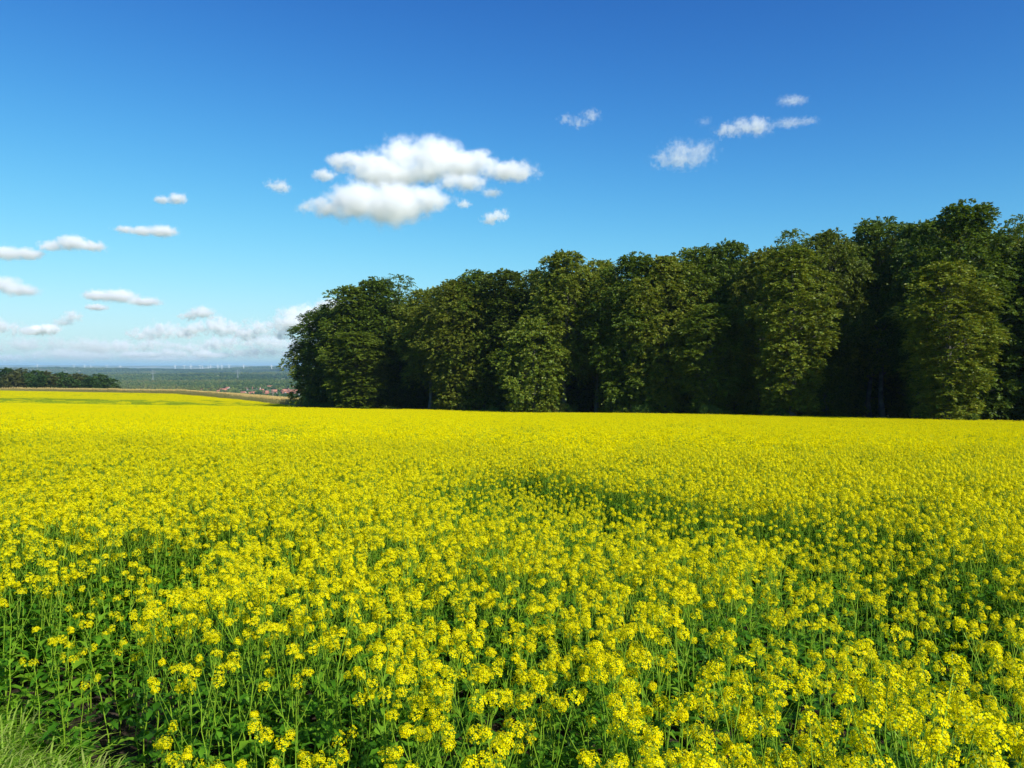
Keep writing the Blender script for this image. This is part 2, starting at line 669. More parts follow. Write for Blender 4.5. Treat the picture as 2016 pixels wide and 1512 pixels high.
def mustard(seed, H, nbr, lower=True, heads_scale=1.0):
    """returns (stem MB, foliage MB, [head MB ...]); plant stands at the origin"""
    g = np.random.default_rng(seed)
    st, fo, hd = MB(), MB(), []
    lean = g.normal(size=2) * .05
    n = 9
    t = np.linspace(0, 1, n)
    wob = g.normal(size=(n, 2)) * .006
    P = np.stack([lean[0] * t ** 1.5 * H + wob[:, 0], lean[1] * t ** 1.5 * H + wob[:, 1], t * H], 1)
    P[0, :2] = 0
    st.tube(P, np.linspace(.0045, .0016, n), 4, 0)

    def top(p, d, r, nf):
        h = MB()
        flower_head(h, p, d, r, g, nf)
        h.tube(np.array([p - unit(d) * r * 3.3, p - unit(d) * r * .2]), [.0017, .0012], 3, 2)
        pods(h, p - unit(d) * r * 3.2, p - unit(d) * r * .8, int(g.integers(5, 12)), g)
        hd.append(h)
    top(P[-1], P[-1] - P[-2] + np.array([0, 0, .02]), g.uniform(.019, .026) * heads_scale, int(g.integers(34, 50)))
    az = g.uniform(0, 6.28)
    for k in range(nbr):
        tt = .50 + .42 * (k + g.uniform(0, .8)) / nbr
        p0 = np.array([np.interp(tt, t, P[:, i]) for i in range(3)])
        az += 2.4 + g.normal() * .3
        out = np.array([math.cos(az), math.sin(az), 0])
        Lb = (1 - tt) * H * g.uniform(.75, 1.15) + .05
        ang = g.uniform(.35, .7)
        s = np.linspace(0, 1, 5)
        B = p0 + np.outer(s * math.sin(ang) * Lb * .75 + .0, out) + np.outer(s ** 1.15 * Lb * math.cos(ang * .6), [0, 0, 1])
        st.tube(B, np.linspace(.0022, .0012, 5), 3, 0)
        top(B[-1], B[-1] - B[-2], g.uniform(.013, .023) * heads_scale, int(g.integers(18, 38)))
        # small leaf at the fork
        leaf(fo, p0, out + np.array([0, 0, .5]), g.uniform(.035, .075), g.uniform(.012, .026), g, 0, lobed=False, segs=3)
        if g.random() < .5:
            p1 = B[2]
            leaf(fo, p1, unit(g.normal(size=3)) * .6 + np.array([0, 0, .3]), g.uniform(.02, .04), .012, g, 0, lobed=False, segs=2)
    nl = int(g.integers(12, 17)) if lower else 5
    for k in range(nl):
        tt = .10 + .62 * (k + g.uniform(0, .8)) / nl
        p0 = np.array([np.interp(tt, t, P[:, i]) for i in range(3)])
        az += 2.1 + g.normal() * .4
        out = np.array([math.cos(az), math.sin(az), g.uniform(.1, .9)])
        Lf = g.uniform(.09, .17) * (1.15 - tt)
        e = p0 + unit(out) * Lf * .35
        st.tube(np.array([p0, e]), [.0016, .0009], 3, 0)
        leaf(fo, e, out + g.normal(size=3) * .15, Lf, Lf * g.uniform(.42, .6), g, 0, lobed=True, segs=4)
    return st, fo, hd


def shift(b, src, off=(0, 0, 0), m=None, remap=None, Rm=None):
    """copy the faces of MB src into MB b"""
    V = np.concatenate(src.V)
    if Rm is not None:
        V = V @ Rm.T
    V = V + np.array(off)
    base = b.n
    b.V.append(V)
    for F, M in zip(src.F3, src.M3):
        b.F3.append(F + base)
        b.M3.append(np.array([remap[v] for v in M]) if remap else M)
    for F, M in zip(src.F4, src.M4):
        b.F4.append(F + base)
        b.M4.append(np.array([remap[v] for v in M]) if remap else M)
    b.n += len(V)


PM = [M_petal, M_bud, M_stem, M_leaf]
variants = []
for k in range(17):
    H = [.82, .92, .88, 1.0, .95, .78, .90, .98, .86, .94, .84, .72, 1.30, 1.38, 1.25, 1.42, 1.34][k]
    st, fo, hd = mustard(100 + k, H, [3, 4, 2, 4, 3, 2, 4, 5, 3, 3, 2, 1, 5, 4, 6, 5, 4][k], heads_scale=1.0 if k < 12 else 1.15)
    me_s = st.mesh('mustard_stem', [M_stem])
    me_f = fo.mesh('mustard_leaves', [M_leaf])
    me_h = [h.mesh('mustard_flowers', [M_petal, M_bud, M_stem]) for h in hd]
    allb = MB()
    shift(allb, st, remap={0: 2})
    shift(allb, fo, remap={0: 3})
    for h in hd:
        shift(allb, h)
    variants.append((me_s, me_f, me_h, source('mustard_source', allb.mesh('mustard_whole', PM)), H))

# points of the near stand
sp = .127
gx, gy = np.meshgrid(np.arange(-20, 20, sp), np.arange(-2.5, 23, sp))
px = (gx + rng.uniform(-.48, .48, gx.shape) * sp).ravel()
py = (gy + rng.uniform(-.48, .48, gx.shape) * sp).ravel()
keep = in_field(px, py) & (np.abs(px) < .82 * py + 2.2) & (py > -1.5)
# keep clear of the lens
keep &= np.hypot(px, py) > .9
px, py = px[keep], py[keep]
LOD1 = 17.0
lod_edge = lambda x: LOD1 + 3.2 * vnoise(x * .6, x * 0, 2, 3)
keep = py < lod_edge(px) + rng.uniform(-1.5, 1.5, len(px))
px, py = px[keep], py[keep]


def stand_height(x, y):
    """how tall the crop stands: thin at the near left edge, tall by the right corner, with hollows"""
    e = y - edge_y(x)
    h = 1.0 - .14 * (1 - sstep(0, 1.0, e)) * (1 - sstep(-.5, 1, x))
    h = h + .50 * sstep(.1, 1.3, x) * (1 - sstep(1.3, 3.6, y))
    h = h + .10 * vnoise(x * .55, y * .4, 31, 3)
    return h


def vigour(x, y):
    """>0 full bloom, <0 hollow with few flowers"""
    return vnoise(x * .45, y * .22, 47, 3)


hh = stand_height(px, py) * rng.normal(1, .07, len(px))
vg = vigour(px, py)
drop = rng.random(len(px)) < .33 * (1 - sstep(3.5, 6.5, py))
hollow = (vg < np.where(px < -.2, -.50, -.30))
hh = np.where(hollow, hh * .84, hh)
edge_d = py - edge_y(px)
thin = (rng.random(len(px)) < .18 * (1 - sstep(0, 1.2, edge_d)) * (px < .6)) | (hollow & (rng.random(len(px)) < .22))
thin |= drop
px, py, hh, hollow = px[~thin], py[~thin], hh[~thin], hollow[~thin]
vi = rng.integers(0, 11, len(px))
vi = np.where(hollow & (rng.random(len(px)) < .7), 11, vi)
tall = hh > 1.14
vi = np.where(tall, rng.integers(12, 17, len(px)), vi)
hh = np.where(tall, hh * .92 / 1.34, hh)
Hv = np.array([.82, .92, .88, 1.0, .95, .78, .90, .98, .86, .94, .84, .72, 1.30, 1.38, 1.25, 1.42, 1.34])[vi]
hh = np.minimum(hh, (EYE - .58 - ground_z(px, py)) / Hv)
rz = rng.uniform(0, 2 * math.pi, len(px))
tilt = rng.normal(0, .06, (len(px), 2))
pz = ground_z(px, py) - .01

# which 300 show largest: nearest ones whose tops lie inside the frame
Hs = np.array([v[4] for v in variants])[vi] * hh
tz = pz + Hs * .9 - EYE
dep = py * math.cos(PITCH) + tz * math.sin(PITCH)
upx = 1008 + FPX * px / np.maximum(dep, .01)
upy = 756 - FPX * (tz * math.cos(PITCH) - py * math.sin(PITCH)) / np.maximum(dep, .01)
inside = (dep > .3) & (upx > -10) & (upx < 2026) & (upy < 1560)
dist = np.sqrt(px ** 2 + py ** 2 + tz ** 2)
order = np.argsort(np.where(inside, dist, 1e9))
single = order[:300]
rest = np.ones(len(px), bool)
rest[single] = False

COLS = ['at the left margin of the photo', 'left of centre', 'in the middle of the photo', 'right of centre', 'near the right margin of the photo']
dd = dist[single]
q1, q2 = np.quantile(dd, [.33, .67])
for i in single:
    v = variants[vi[i]]
    root = empty('mustard_plant', (px[i], py[i], pz[i]), 0, float(hh[i]))
    root.rotation_euler = (tilt[i, 0], tilt[i, 1], rz[i])
    ci = int(np.clip(upx[i] / 2016 * 5, 0, 4))
    row = 'closest to the camera' if dist[i] < q1 else ('just behind the closest ones' if dist[i] < q2 else 'at the back of the nearest ones')
    where = COLS[ci]
    nh = len(v[2])
    tag(root, 'mustard plant %s, %s' % (row, where), 'mustard plant', 'mustard plants at the near edge of the field, %s, %s' % (row, where))
    link(bpy.data.objects.new('stem', v[0]), root)
    link(bpy.data.objects.new('foliage', v[1]), root)
    for h in v[2]:
        link(bpy.data.objects.new('flower_head', h), root)

srcs = [v[3] for v in variants]
ns = len(srcs)
# Join Geometry lists its inputs last link first in some builds: all sources are alike in kind, only the sparse one matters
mustard_pts = [(np.stack([px, py, pz], 1)[rest], np.stack([tilt[:, 0], tilt[:, 1], rz], 1)[rest], hh[rest], vi[rest])]


# middle and far stands: patches of simplified plants
def simple_head(b, P, r, g, nq, size, m=0):
    n = len(P)
    d = unit(g.normal(size=(n * nq, 3)) * np.array([1, 1, .7]) + np.array([0, 0, .55]))
    c = np.repeat(P, nq, 0) + d * np.repeat(r, nq)[:, None]
    ax = unit(d + g.normal(size=d.shape) * .45)
    t1 = unit(np.cross(ax, g.normal(size=d.shape)))
    t2 = np.cross(ax, t1)
    s = size * g.uniform(.7, 1.25, (n * nq, 1))
    b.quads(np.stack([c - t1 * s, c - t2 * s * .8, c + t1 * s, c + t2 * s * .8], 1), m)


def patch(seed, side, dens, nq, size, hpp=3, bloom=1.0, leaves=8, lsz=.05, H=.9):
    g = np.random.default_rng(seed)
    b = MB()
    n = int(side * side * dens)
    x, y = g.uniform(-side / 2, side / 2, (2, n))
    h = H * g.normal(1, .09, n) * (1 + .06 * vnoise(x * 1.5 + seed, y * 1.5, seed, 2))
    base = np.stack([x, y, 0 * x], 1)
    topp = np.stack([x + g.normal(size=n) * .03, y + g.normal(size=n) * .03, h], 1)
    wd = np.stack([np.cos(x * 99), np.sin(x * 99), 0 * x], 1) * .0035
    b.quads(np.stack([base - wd, base + wd, topp + wd * .5, topp - wd * .5], 1), 1)
    nh = max(1, int(round(n * hpp * bloom)))
    k = g.integers(0, n, nh)
    off = np.stack([g.normal(size=nh) * .05, g.normal(size=nh) * .05, -np.abs(g.normal(size=nh)) * .055], 1)
    hp = topp[k] + off
    simple_head(b, hp, g.uniform(.013, .026, nh), g, nq, size, 0)
    # branches
    q = topp[k] * .75 + base[k] * .25
    w2 = wd[k] * .4
    b.quads(np.stack([q - w2, q + w2, hp + w2, hp - w2], 1), 1)
    nl = n * leaves
    k = g.integers(0, n, nl)
    hz = g.uniform(.12, .86, nl) ** .9
    c = base[k] + (topp[k] - base[k]) * hz[:, None] + np.stack([g.normal(size=nl) * .05, g.normal(size=nl) * .05, 0 * hz], 1)
    ax = unit(g.normal(size=(nl, 3)) + np.array([0, 0, .8]))
    t1 = unit(np.cross(ax, g.normal(size=(nl, 3))))
    t2 = np.cross(ax, t1)
    s = (lsz * (1.15 - hz * .7) * g.uniform(.6, 1.3, nl))[:, None]
    b.quads(np.stack([c - t1 * s, c - t2 * s * .5, c + t1 * s, c + t2 * s * .5], 1), 2)
    return b.mesh('mustard_patch', [M_petal_far, M_stem, M_leaf])


MIDS = [source('mid_source', patch(200 + k, 1.2, 50, 13, .0108, hpp=5.2, leaves=9, lsz=.045)) for k in range(5)]
MIDS += [source('mid_source', patch(230 + k, 1.2, 42, 10, .0092, hpp=2.3, leaves=12, lsz=.05, H=.80)) for k in range(2)]
FARS = [source('far_source', patch(300 + k, 3.0, 28, 8, .018, hpp=3.4, leaves=5, lsz=.07)) for k in range(4)]
FARS += [source('far_source', patch(330 + k, 3.0, 26, 5, .014, hpp=.55, leaves=12, lsz=.09, H=.84)) for k in range(2)]


def patch_points(x0, x1, y0, y1, s, ya, yb):
    gx, gy = np.meshgrid(np.arange(x0, x1, s), np.arange(y0, y1, s))
    x, y = gx.ravel().astype(float), gy.ravel().astype(float)
    k = in_field(x, y) & (y >= ya) & (y < yb) & (np.abs(x) < .74 * y + 6)
    return x[k], y[k]


x1_, y1_ = patch_points(-55, 55, LOD1 - 6, 52, 1.05, 0, 52)
kk = y1_ > lod_edge(x1_) - .3 + rng.uniform(-1.3, 1.3, len(x1_))
x1_, y1_ = x1_[kk], y1_[kk]
vgm = vigour(x1_, y1_) + rng.normal(0, .12, len(x1_))
im = np.where(vgm < -.33, rng.integers(5, 7, len(x1_)), rng.integers(0, 5, len(x1_)))
rm = slope_rot(x1_, y1_, rng.uniform(0, 6.28, len(x1_)))
sm = np.stack([np.full(len(x1_), 1.0)] * 2 + [stand_height(x1_, y1_) * rng.normal(1, .02, len(x1_))], 1)
x2_, y2_ = patch_points(-300, 90, 52, 312, 2.75, 0, 400)
u2 = x2_ / y2_
tone = vnoise(x2_ / 30., y2_ / 9., 77, 3)
# the greener strip in the fold of the land beyond the rise
fold = (u2 < -.14) & (y2_ > 152 + 5 * vnoise(x2_ / 11., 0 * x2_, 19, 2)) & (y2_ < 214 + 40 * np.clip(-u2 - .3, 0, .4) + 5 * vnoise(x2_ / 15., 0 * x2_, 9, 2))
pg = np.where(fold, .90, .02)
pg = np.where(tone < -.55, np.maximum(pg, .35), pg)
i2 = np.where(rng.random(len(x2_)) < pg, rng.integers(4, 6, len(x2_)), rng.integers(0, 4, len(x2_)))
r2 = slope_rot(x2_, y2_, rng.uniform(0, 6.28, len(x2_)))
s2 = np.stack([np.full(len(x2_), 1.)] * 2 + [1 + .05 * vnoise(x2_ / 8., y2_ / 8., 5, 2)], 1)

A = mustard_pts[0]
ALLS = srcs + MIDS + FARS
P_all = np.concatenate([A[0], np.stack([x1_, y1_, ground_z(x1_, y1_) - .01], 1), np.stack([x2_, y2_, ground_z(x2_, y2_) - .02], 1)])
R_all = np.concatenate([A[1], rm, r2])
S_all = np.concatenate([np.repeat(A[2][:, None], 3, 1), sm, s2])
I_all = np.concatenate([A[3], im + ns, i2 + ns + len(MIDS)])
scatter('mustard_crop', P_all, R_all, S_all, I_all, ALLS, 'dense yellow mustard crop filling the field behind the nearest plants', 'mustard crop')


# ------------------------------------------------------------------ grass verge in the near left corner
def tuft(seed, n=46):
    g = np.random.default_rng(seed)
    b = MB()
    for k in range(n):
        p = np.array([g.normal() * .035, g.normal() * .035, 0])
        az = g.uniform(0, 6.28)
        out = np.array([math.cos(az), math.sin(az), 0]) * g.uniform(.2, .9) + np.array([.25, -.1, 0])
        L_ = g.uniform(.16, .36)
        t = np.linspace(0, 1, 5)
        mid = p + np.outer(t ** 1.7 * L_ * .85, out) + np.outer((t - .42 * t ** 3) * L_, [0, 0, 1])
        s = unit(np.cross(out, [0, 0, 1.]))
        wv = np.array([.7, 1, .85, .55, .05]) * g.uniform(.0028, .0052)
        V = np.concatenate([mid - s * wv[:, None], mid + s * wv[:, None]])
        b.add(V, [(i, i + 5, i + 6, i + 1) for i in range(4)], 0)
    return b.mesh('grass_tuft', [M_grass])


GS = [source('tuft_source', tuft(400 + k)) for k in range(5)]
gx = rng.uniform(-7, 1.6, 20000)
gy = rng.uniform(-1.2, 7, 20000)
e = gy - edge_y(gx)
k = (e < -.25 + .5 * rng.random(len(gx)) ** 2) & (np.hypot(gx, gy) > .7) & (e > -3.6)
gx, gy = gx[k][:8500], gy[k][:8500]
scatter('grass', np.stack([gx, gy, ground_z(gx, gy) - .005], 1), np.stack([rng.normal(0, .1, len(gx)), rng.normal(0, .1, len(gx)), rng.uniform(-.8, .8, len(gx))], 1),
        rng.uniform(.85, 1.4, len(gx)), rng.integers(0, 5, len(gx)), GS, 'long green and straw coloured grass of the field verge in the bottom left corner', 'grass')


# ------------------------------------------------------------------ maize field beyond the mustard
def maize_patch(seed, side=3.0):
    g = np.random.default_rng(seed)
    b = MB()
    rows = np.arange(-side / 2, side / 2, .72)
    for rx in rows:
        for ry in np.arange(-side / 2, side / 2, .22):
            x, y = rx + g.normal() * .03, ry + g.normal() * .03
            h = 2.35 * g.normal(1, .035)
            w_ = np.array([math.cos(ry * 77), math.sin(ry * 77), 0]) * .014
            p0, p1 = np.array([x, y, 0]), np.array([x, y, h * .93])
            b.quads(np.array([[p0 - w_, p0 + w_, p1 + w_ * .6, p1 - w_ * .6]]), 0)
            for q in range(7):
                z = h * (.18 + .68 * q / 7)
                az = g.uniform(0, 6.28)
                o = np.array([math.cos(az), math.sin(az), 0])
                s = np.array([-o[1], o[0], 0]) * .035
                a0, a1, a2 = np.array([x, y, z]), np.array([x, y, z + .22]) + o * .25, np.array([x, y, z + .02]) + o * .5
                b.quads(np.array([[a0 - s * .6, a0 + s * .6, a1 + s, a1 - s], [a1 - s, a1 + s, a2 + s * .3, a2 - s * .3]]), 0)
            for q in range(5):
                az = g.uniform(0, 6.28)
                o = np.array([math.cos(az), math.sin(az), 0]) * g.uniform(.04, .16)
                s = np.array([-o[1], o[0], 0]) * .16 + .006
                a0, a1 = np.array([x, y, h * .88]), np.array([x, y, h * g.uniform(1.0, 1.1)]) + o
                b.quads(np.array([[a0 - s, a0 + s, a1 + s, a1 - s]]), 1)
            for q in range(2):
                az = g.uniform(0, 6.28)
                o = np.array([math.cos(az), math.sin(az), .3]) * .28
                s = np.array([-o[1], o[0], 0]) * .14
                a0 = np.array([x, y, h * .86])
                b.quads(np.array([[a0 - s, a0 + s, a0 + o + s * .4, a0 + o - s * .4]]), 1)
    return b.mesh('maize_patch', [M_corn_leaf, M_corn_top])


MZ = [source('maize_source', maize_patch(500 + k)) for k in range(4)]
gx, gy = np.meshgrid(np.arange(-300, -28, 2.9), np.arange(205, 400, 2.9))
mx, my = gx.ravel(), gy.ravel()
k = (my > maize_front(mx) + .5) & (my < maize_front(mx) + 48 + 55 * sstep(-240, -60, mx)) & (mx < -40 - (my - 205) * .16) & (mx > -.74 * my - 5)
mx, my = mx[k], my[k]
scatter('maize_crop', np.stack([mx, my, ground_z(mx, my) - .03], 1), slope_rot(mx, my, np.where(rng.random(len(mx)) < .5, 0, math.pi) + .62),
        np.stack([np.ones(len(mx)), np.ones(len(mx)), rng.normal(1, .03, len(mx))], 1), rng.integers(0, 4, len(mx)), MZ,
        'ripe tan topped maize crop in a long strip beyond the mustard', 'maize crop')


# ------------------------------------------------------------------ woodland trees
def tree_mesh(seed, H=28., Rm=6.0, base=.12, boughs=70, sprays=46, leaves=15, leaf_s=.17, peak=.55, open_=0., shape=.8, flat=.66, spray_l=.72, nr=None):
    """trunk+limbs MB and crown MB: crown = boughs (clumps) of drooping sprays of small leaf faces"""
    g = np.random.default_rng(seed)
    wd, cr = MB(), MB()
    n = 9
    t = np.linspace(0, 1, n)
    wob = np.cumsum(g.normal(size=(n, 2)) * .16, 0)
    TP = np.stack([wob[:, 0], wob[:, 1], t * H * .93], 1)
    TP[0, :2] = 0
    wd.tube(TP, np.interp(t, [0, .06, 1], [.50, .36, .06]) * H / 28, 8)
    zs = base + (1 - base) * (np.arange(boughs) + g.uniform(0, 1, boughs)) / boughs
    zs = np.clip(zs, 0, .985)
    tt = (zs - base) / (1 - base)
    prof = np.where(tt < peak, .55 + .45 * (tt / peak) ** .8, np.sqrt(np.clip(1 - ((tt - peak) / (1 - peak)) ** 3.0, 0, 1)))
    az = np.arange(boughs) * 2.39996 + g.normal(size=boughs) * .25
    rad = Rm * prof * g.uniform(.38, 1.12, boughs)
    br = Rm * .36 * g.uniform(.55, 1.45, boughs) * (.75 + .35 * prof)
    rad = np.maximum(rad - br * .55, .1)
    cx = np.interp(zs, t, TP[:, 0]) + np.cos(az) * rad
    cy = np.interp(zs, t, TP[:, 1]) + np.sin(az) * rad
    cz = zs * H - br * .35
    Bc = np.stack([cx, cy, cz], 1)
    # limbs
    for k in range(boughs):
        z0 = max(zs[k] - rad[k] / H * .75, .04) * .93
        p0 = np.array([np.interp(z0, t * .93, TP[:, 0]), np.interp(z0, t * .93, TP[:, 1]), z0 * H])
        mid = (p0 + Bc[k]) / 2 + np.array([0, 0, .12 * rad[k]])
        wd.tube(np.array([p0, mid, Bc[k]]), np.array([.11, .07, .03]) * H / 28 * (1.2 - .5 * zs[k]), 4)
    # sprays on the outer/upper side of each bough
    outd = np.stack([np.cos(az), np.sin(az), np.full(boughs, .35)], 1)
    outd[tt > .85] += np.array([0, 0, 1.2])
    ns_ = sprays
    d = unit(g.normal(size=(boughs, ns_, 3)) + unit(outd)[:, None] * .75 + np.array([0, 0, .25]))
    rr = (g.uniform(.35, 1.08, (boughs, ns_)) ** .6)[..., None]
    Pp = Bc[:, None] + d * rr * (br[:, None, None] * np.array([1.15, 1.15, flat * 1.2]))
    if open_ > 0:
        keepm = g.random((boughs, ns_)) > open_
    else:
        keepm = np.ones((boughs, ns_), bool)
    Pp = Pp[keepm]
    dd = d[keepm]
    m = len(Pp)
    dirs = unit(dd * np.array([1, 1, .35]) + g.normal(size=(m, 3)) * .3 + np.array([0, 0, -.12]))
    nrm = unit(np.array([0, 0, 1.]) + g.normal(size=(m, 3)) * .28 + dd * .45)
    side = unit(np.cross(dirs, nrm))
    nrm = np.cross(side, dirs)
    L_ = spray_l * g.uniform(.7, 1.3, m)
    # leaves in each spray: two ranks along the twig
    j = np.arange(leaves)
    tj = (j // 2 + .6) / (leaves / 2 + .6)
    sj = np.where(j % 2, 1., -1.)
    pos = Pp[:, None] + dirs[:, None] * (tj[None, :, None] * L_[:, None, None]) + side[:, None] * ((sj * .22 * (1.15 - tj))[None, :, None] * L_[:, None, None])
    pos = pos - np.array([0, 0, 1.]) * (tj ** 2 * .28)[None, :, None] * L_[:, None, None] + g.normal(size=pos.shape) * .05
    a = unit(dirs[:, None] * .8 + side[:, None] * (sj * .8)[None, :, None] + g.normal(size=pos.shape) * .35)
    nn = unit(nrm[:, None] + g.normal(size=pos.shape) * .6)
    b_ = unit(np.cross(nn, a))
    s = (leaf_s * g.uniform(.65, 1.3, pos.shape[:2]))[..., None]
    Q = np.stack([pos - a * s, pos + b_ * s * .52, pos + a * s, pos - b_ * s * .52], 2).reshape(-1, 4, 3)
    cr.quads(Q, 0)
    return wd, cr


class Kind:
    def __init__(s, seed, mat=None, **kw):
        wd, cr = tree_mesh(seed, **kw)
        s.H = kw.get('H', 28.)
        s.R = kw.get('Rm', 6.)
        s.wood = wd.mesh('trunk_and_limbs', [M_bark], True)
        s.crown = cr.mesh('leaf_crown', [mat or M_beech])
        s.crown_b = s.crown.copy()
        s.crown_b.materials[0] = M_farwood_b if mat else M_beech_b


K_full = [Kind(600 + i, H=28, Rm=6.2, base=.05, boughs=100, sprays=64, peak=.52) for i in range(3)]
K_high = [Kind(610 + i, H=28, Rm=6.0, base=.30, boughs=80, sprays=64, peak=.5) for i in range(2)]
K_slim = [Kind(620 + i, H=28, Rm=4.2, base=.08, boughs=88, sprays=46, peak=.6) for i in range(2)]
K_open = [Kind(630, H=28, Rm=5.0, base=.45, boughs=46, sprays=26, peak=.7, open_=.25, spray_l=1.1)]
K_low = [Kind(640 + i, H=12, Rm=4.4, base=.03, boughs=46, sprays=36, peak=.45, leaf_s=.16) for i in range(2)]


def edge_point(px_, off=0.):
    """a point of the wood's foot seen at photo column px_, moved off metres into the wood"""
    u = (px_ - 1008) / FPX
    t = (WX0 - WY0 * u) / ((WX0 - WX1) + (WY1 - WY0) * u)
    x, y = WX0 + (WX1 - WX0) * t, WY0 + (WY1 - WY0) * t
    k = 1 + off / y * 1.25
    return x * k, y * k


def put_tree(kind, px_, top, wpx, off, label, group, turning=False, name='beech_tree'):
    x, y = edge_point(px_, off * 1.6 if off < 0 else off * 1.15)
    gz = float(ground_z(x, y)) - .1
    dep = y
    H = EYE + (722 - top) / FPX * dep - gz
    Rr = max(wpx / 2 / FPX * dep * 1.25, 2.5)
    o = empty(name, (x, y, gz), random.uniform(0, 6.28), (Rr / kind.R, Rr / kind.R, H / kind.H))
    tag(o, label, 'tree', group)
    link(bpy.data.objects.new('trunk', kind.wood), o)
    link(bpy.data.objects.new('crown', kind.crown_b if turning else kind.crown), o)
    return o


GE = 'tall trees along the front of the wood'
front = [
    # kind, column, top, width, offset, turning, label
    (K_low[0], 606, 676, 74, 0, 0, 'low bulging crown at the far left end of the wood beside the maize'),
    (K_full[0], 642, 612, 96, 3, 0, 'rounded tree at the left end of the wood, lower than its neighbour'),
    (K_slim[0], 690, 566, 90, 1, 0, 'slim tree on the rising left shoulder of the wood'),
    (K_full[1], 735, 553, 115, 5, 0, 'dome topped tree forming the first summit at the left of the wood'),
    (K_slim[1], 705, 655, 90, -3, 0, 'olive lower tree standing in front of the first summit'),
    (K_open[0], 792, 545, 75, 10, 0, 'thin pale feathery treetop just right of the first summit'),
    (K_high[0], 845, 572, 100, 4, 0, 'tree under the low dip in the skyline left of the middle crowns'),
    (K_full[2], 900, 556, 110, 0, 1, 'broad sunlit tree left of the lower bright tree'),
    (K_full[0], 950, 540, 120, 4, 0, 'broad domed tree with olive crown over the middle left of the wood'),
    (K_slim[0], 1005, 535, 95, 3, 1, 'brownish topped tree left of the bright tall feathery crown'),
    (K_high[1], 1052, 536, 80, 8, 1, 'tree with orange tinged top in the dark notch left of the feathery crown'),
    (K_low[1], 1050, 634, 110, -4, 0, 'short bright green tree standing out in front of the wood'),
    (K_high[0], 1115, 502, 115, 2, 0, 'tall feathery crown rising above its neighbours left of the dark hollow'),
    (K_high[1], 1172, 518, 90, 8, 0, 'tree behind the dark hollow where bare trunks show'),
    (K_full[1], 1245, 506, 125, 0, 0, 'large drooping tree just right of the trunks, hanging to the ground'),
    (K_full[2], 1310, 508, 120, 1, 0, 'large tree with hanging sprays in the centre right of the wood'),
    (K_high[1], 1375, 494, 110, 6, 0, 'tree with see through top left of the pointed crowns'),
    (K_slim[1], 1395, 600, 90, -1, 0, 'lower tree with hanging sprays before the see through crown'),
    (K_high[0], 1432, 483, 105, 7, 0, 'tree with small pointed dark top in the right half of the wood'),
    (K_full[0], 1492, 498, 105, 3, 1, 'tree with yellowing shoulder right of the pointed dark top'),
    (K_open[0], 1553, 458, 90, 10, 0, 'open airy treetop showing sky through its twigs'),
    (K_slim[0], 1560, 488, 110, -2, 0, 'bright layered tree beside the deep dark gap'),
    (K_full[2], 1625, 460, 105, 7, 1, 'dark crowned tree at the left rim of the deep dark gap'),
    (K_high[1], 1740, 438, 130, 12, 0, 'dark domed tree set back over the deep dark gap'),
    (K_high[0], 1808, 446, 100, 9, 0, 'shaded tree between the deep gap and the tallest tree'),
    (K_full[1], 1890, 408, 165, 1, 0, 'tallest tree of the wood, upper crown'),
    (K_slim[1], 1868, 520, 120, -4, 0, 'sunlit layered tree standing before the tallest tree with bare lower trunk'),
    (K_high[1], 1965, 470, 90, 8, 1, 'tree with brownish shoulder right of the tallest tree'),
    (K_open[0], 2018, 428, 90, 9, 0, 'airy treetop cut by the right margin of the photo'),
    (K_full[0], 2040, 470, 130, 4, 0, 'dim tree at the right margin of the photo'),
]
for kd, c_, tp, wp, of, tn, lb in front:
    put_tree(kd, c_, tp, wp, of, lb, GE, bool(tn))
# deeper rows that close the wood
def skyline(c_):
    return np.interp(c_, [600, 640, 690, 740, 850, 935, 1050, 1112, 1165, 1235, 1300, 1432, 1490, 1560, 1640, 1740, 1800, 1890, 1975, 2100, 2400],
                     [690, 622, 580, 560, 575, 541, 545, 502, 520, 506, 508, 485, 500, 462, 462, 440, 446, 404, 472, 440, 420])


for off, step, c0 in ((14, 74, 690), (22, 88, 735), (32, 100, 770), (44, 115, 830)):
    c_ = c0
    while c_ < 2330:
        cc = c_ + random.uniform(-18, 18)
        put_tree(random.choice(K_full + (K_high if off < 30 else K_full)), cc, float(skyline(cc)) + random.uniform(14, 34) + off * .5, random.uniform(95, 140), off,
                 'shaded tree deep inside the wood behind its front trees', 'trees deep inside the wood', random.random() < .3)
        c_ += step
# beyond the right margin, for the shade and the side view
for c_, tp in ((2110, 440), (2200, 420), (2310, 400)):
    put_tree(random.choice(K_full), c_, tp, 150, 3, 'shaded tree deep inside the wood behind its front trees', 'trees deep inside the wood')


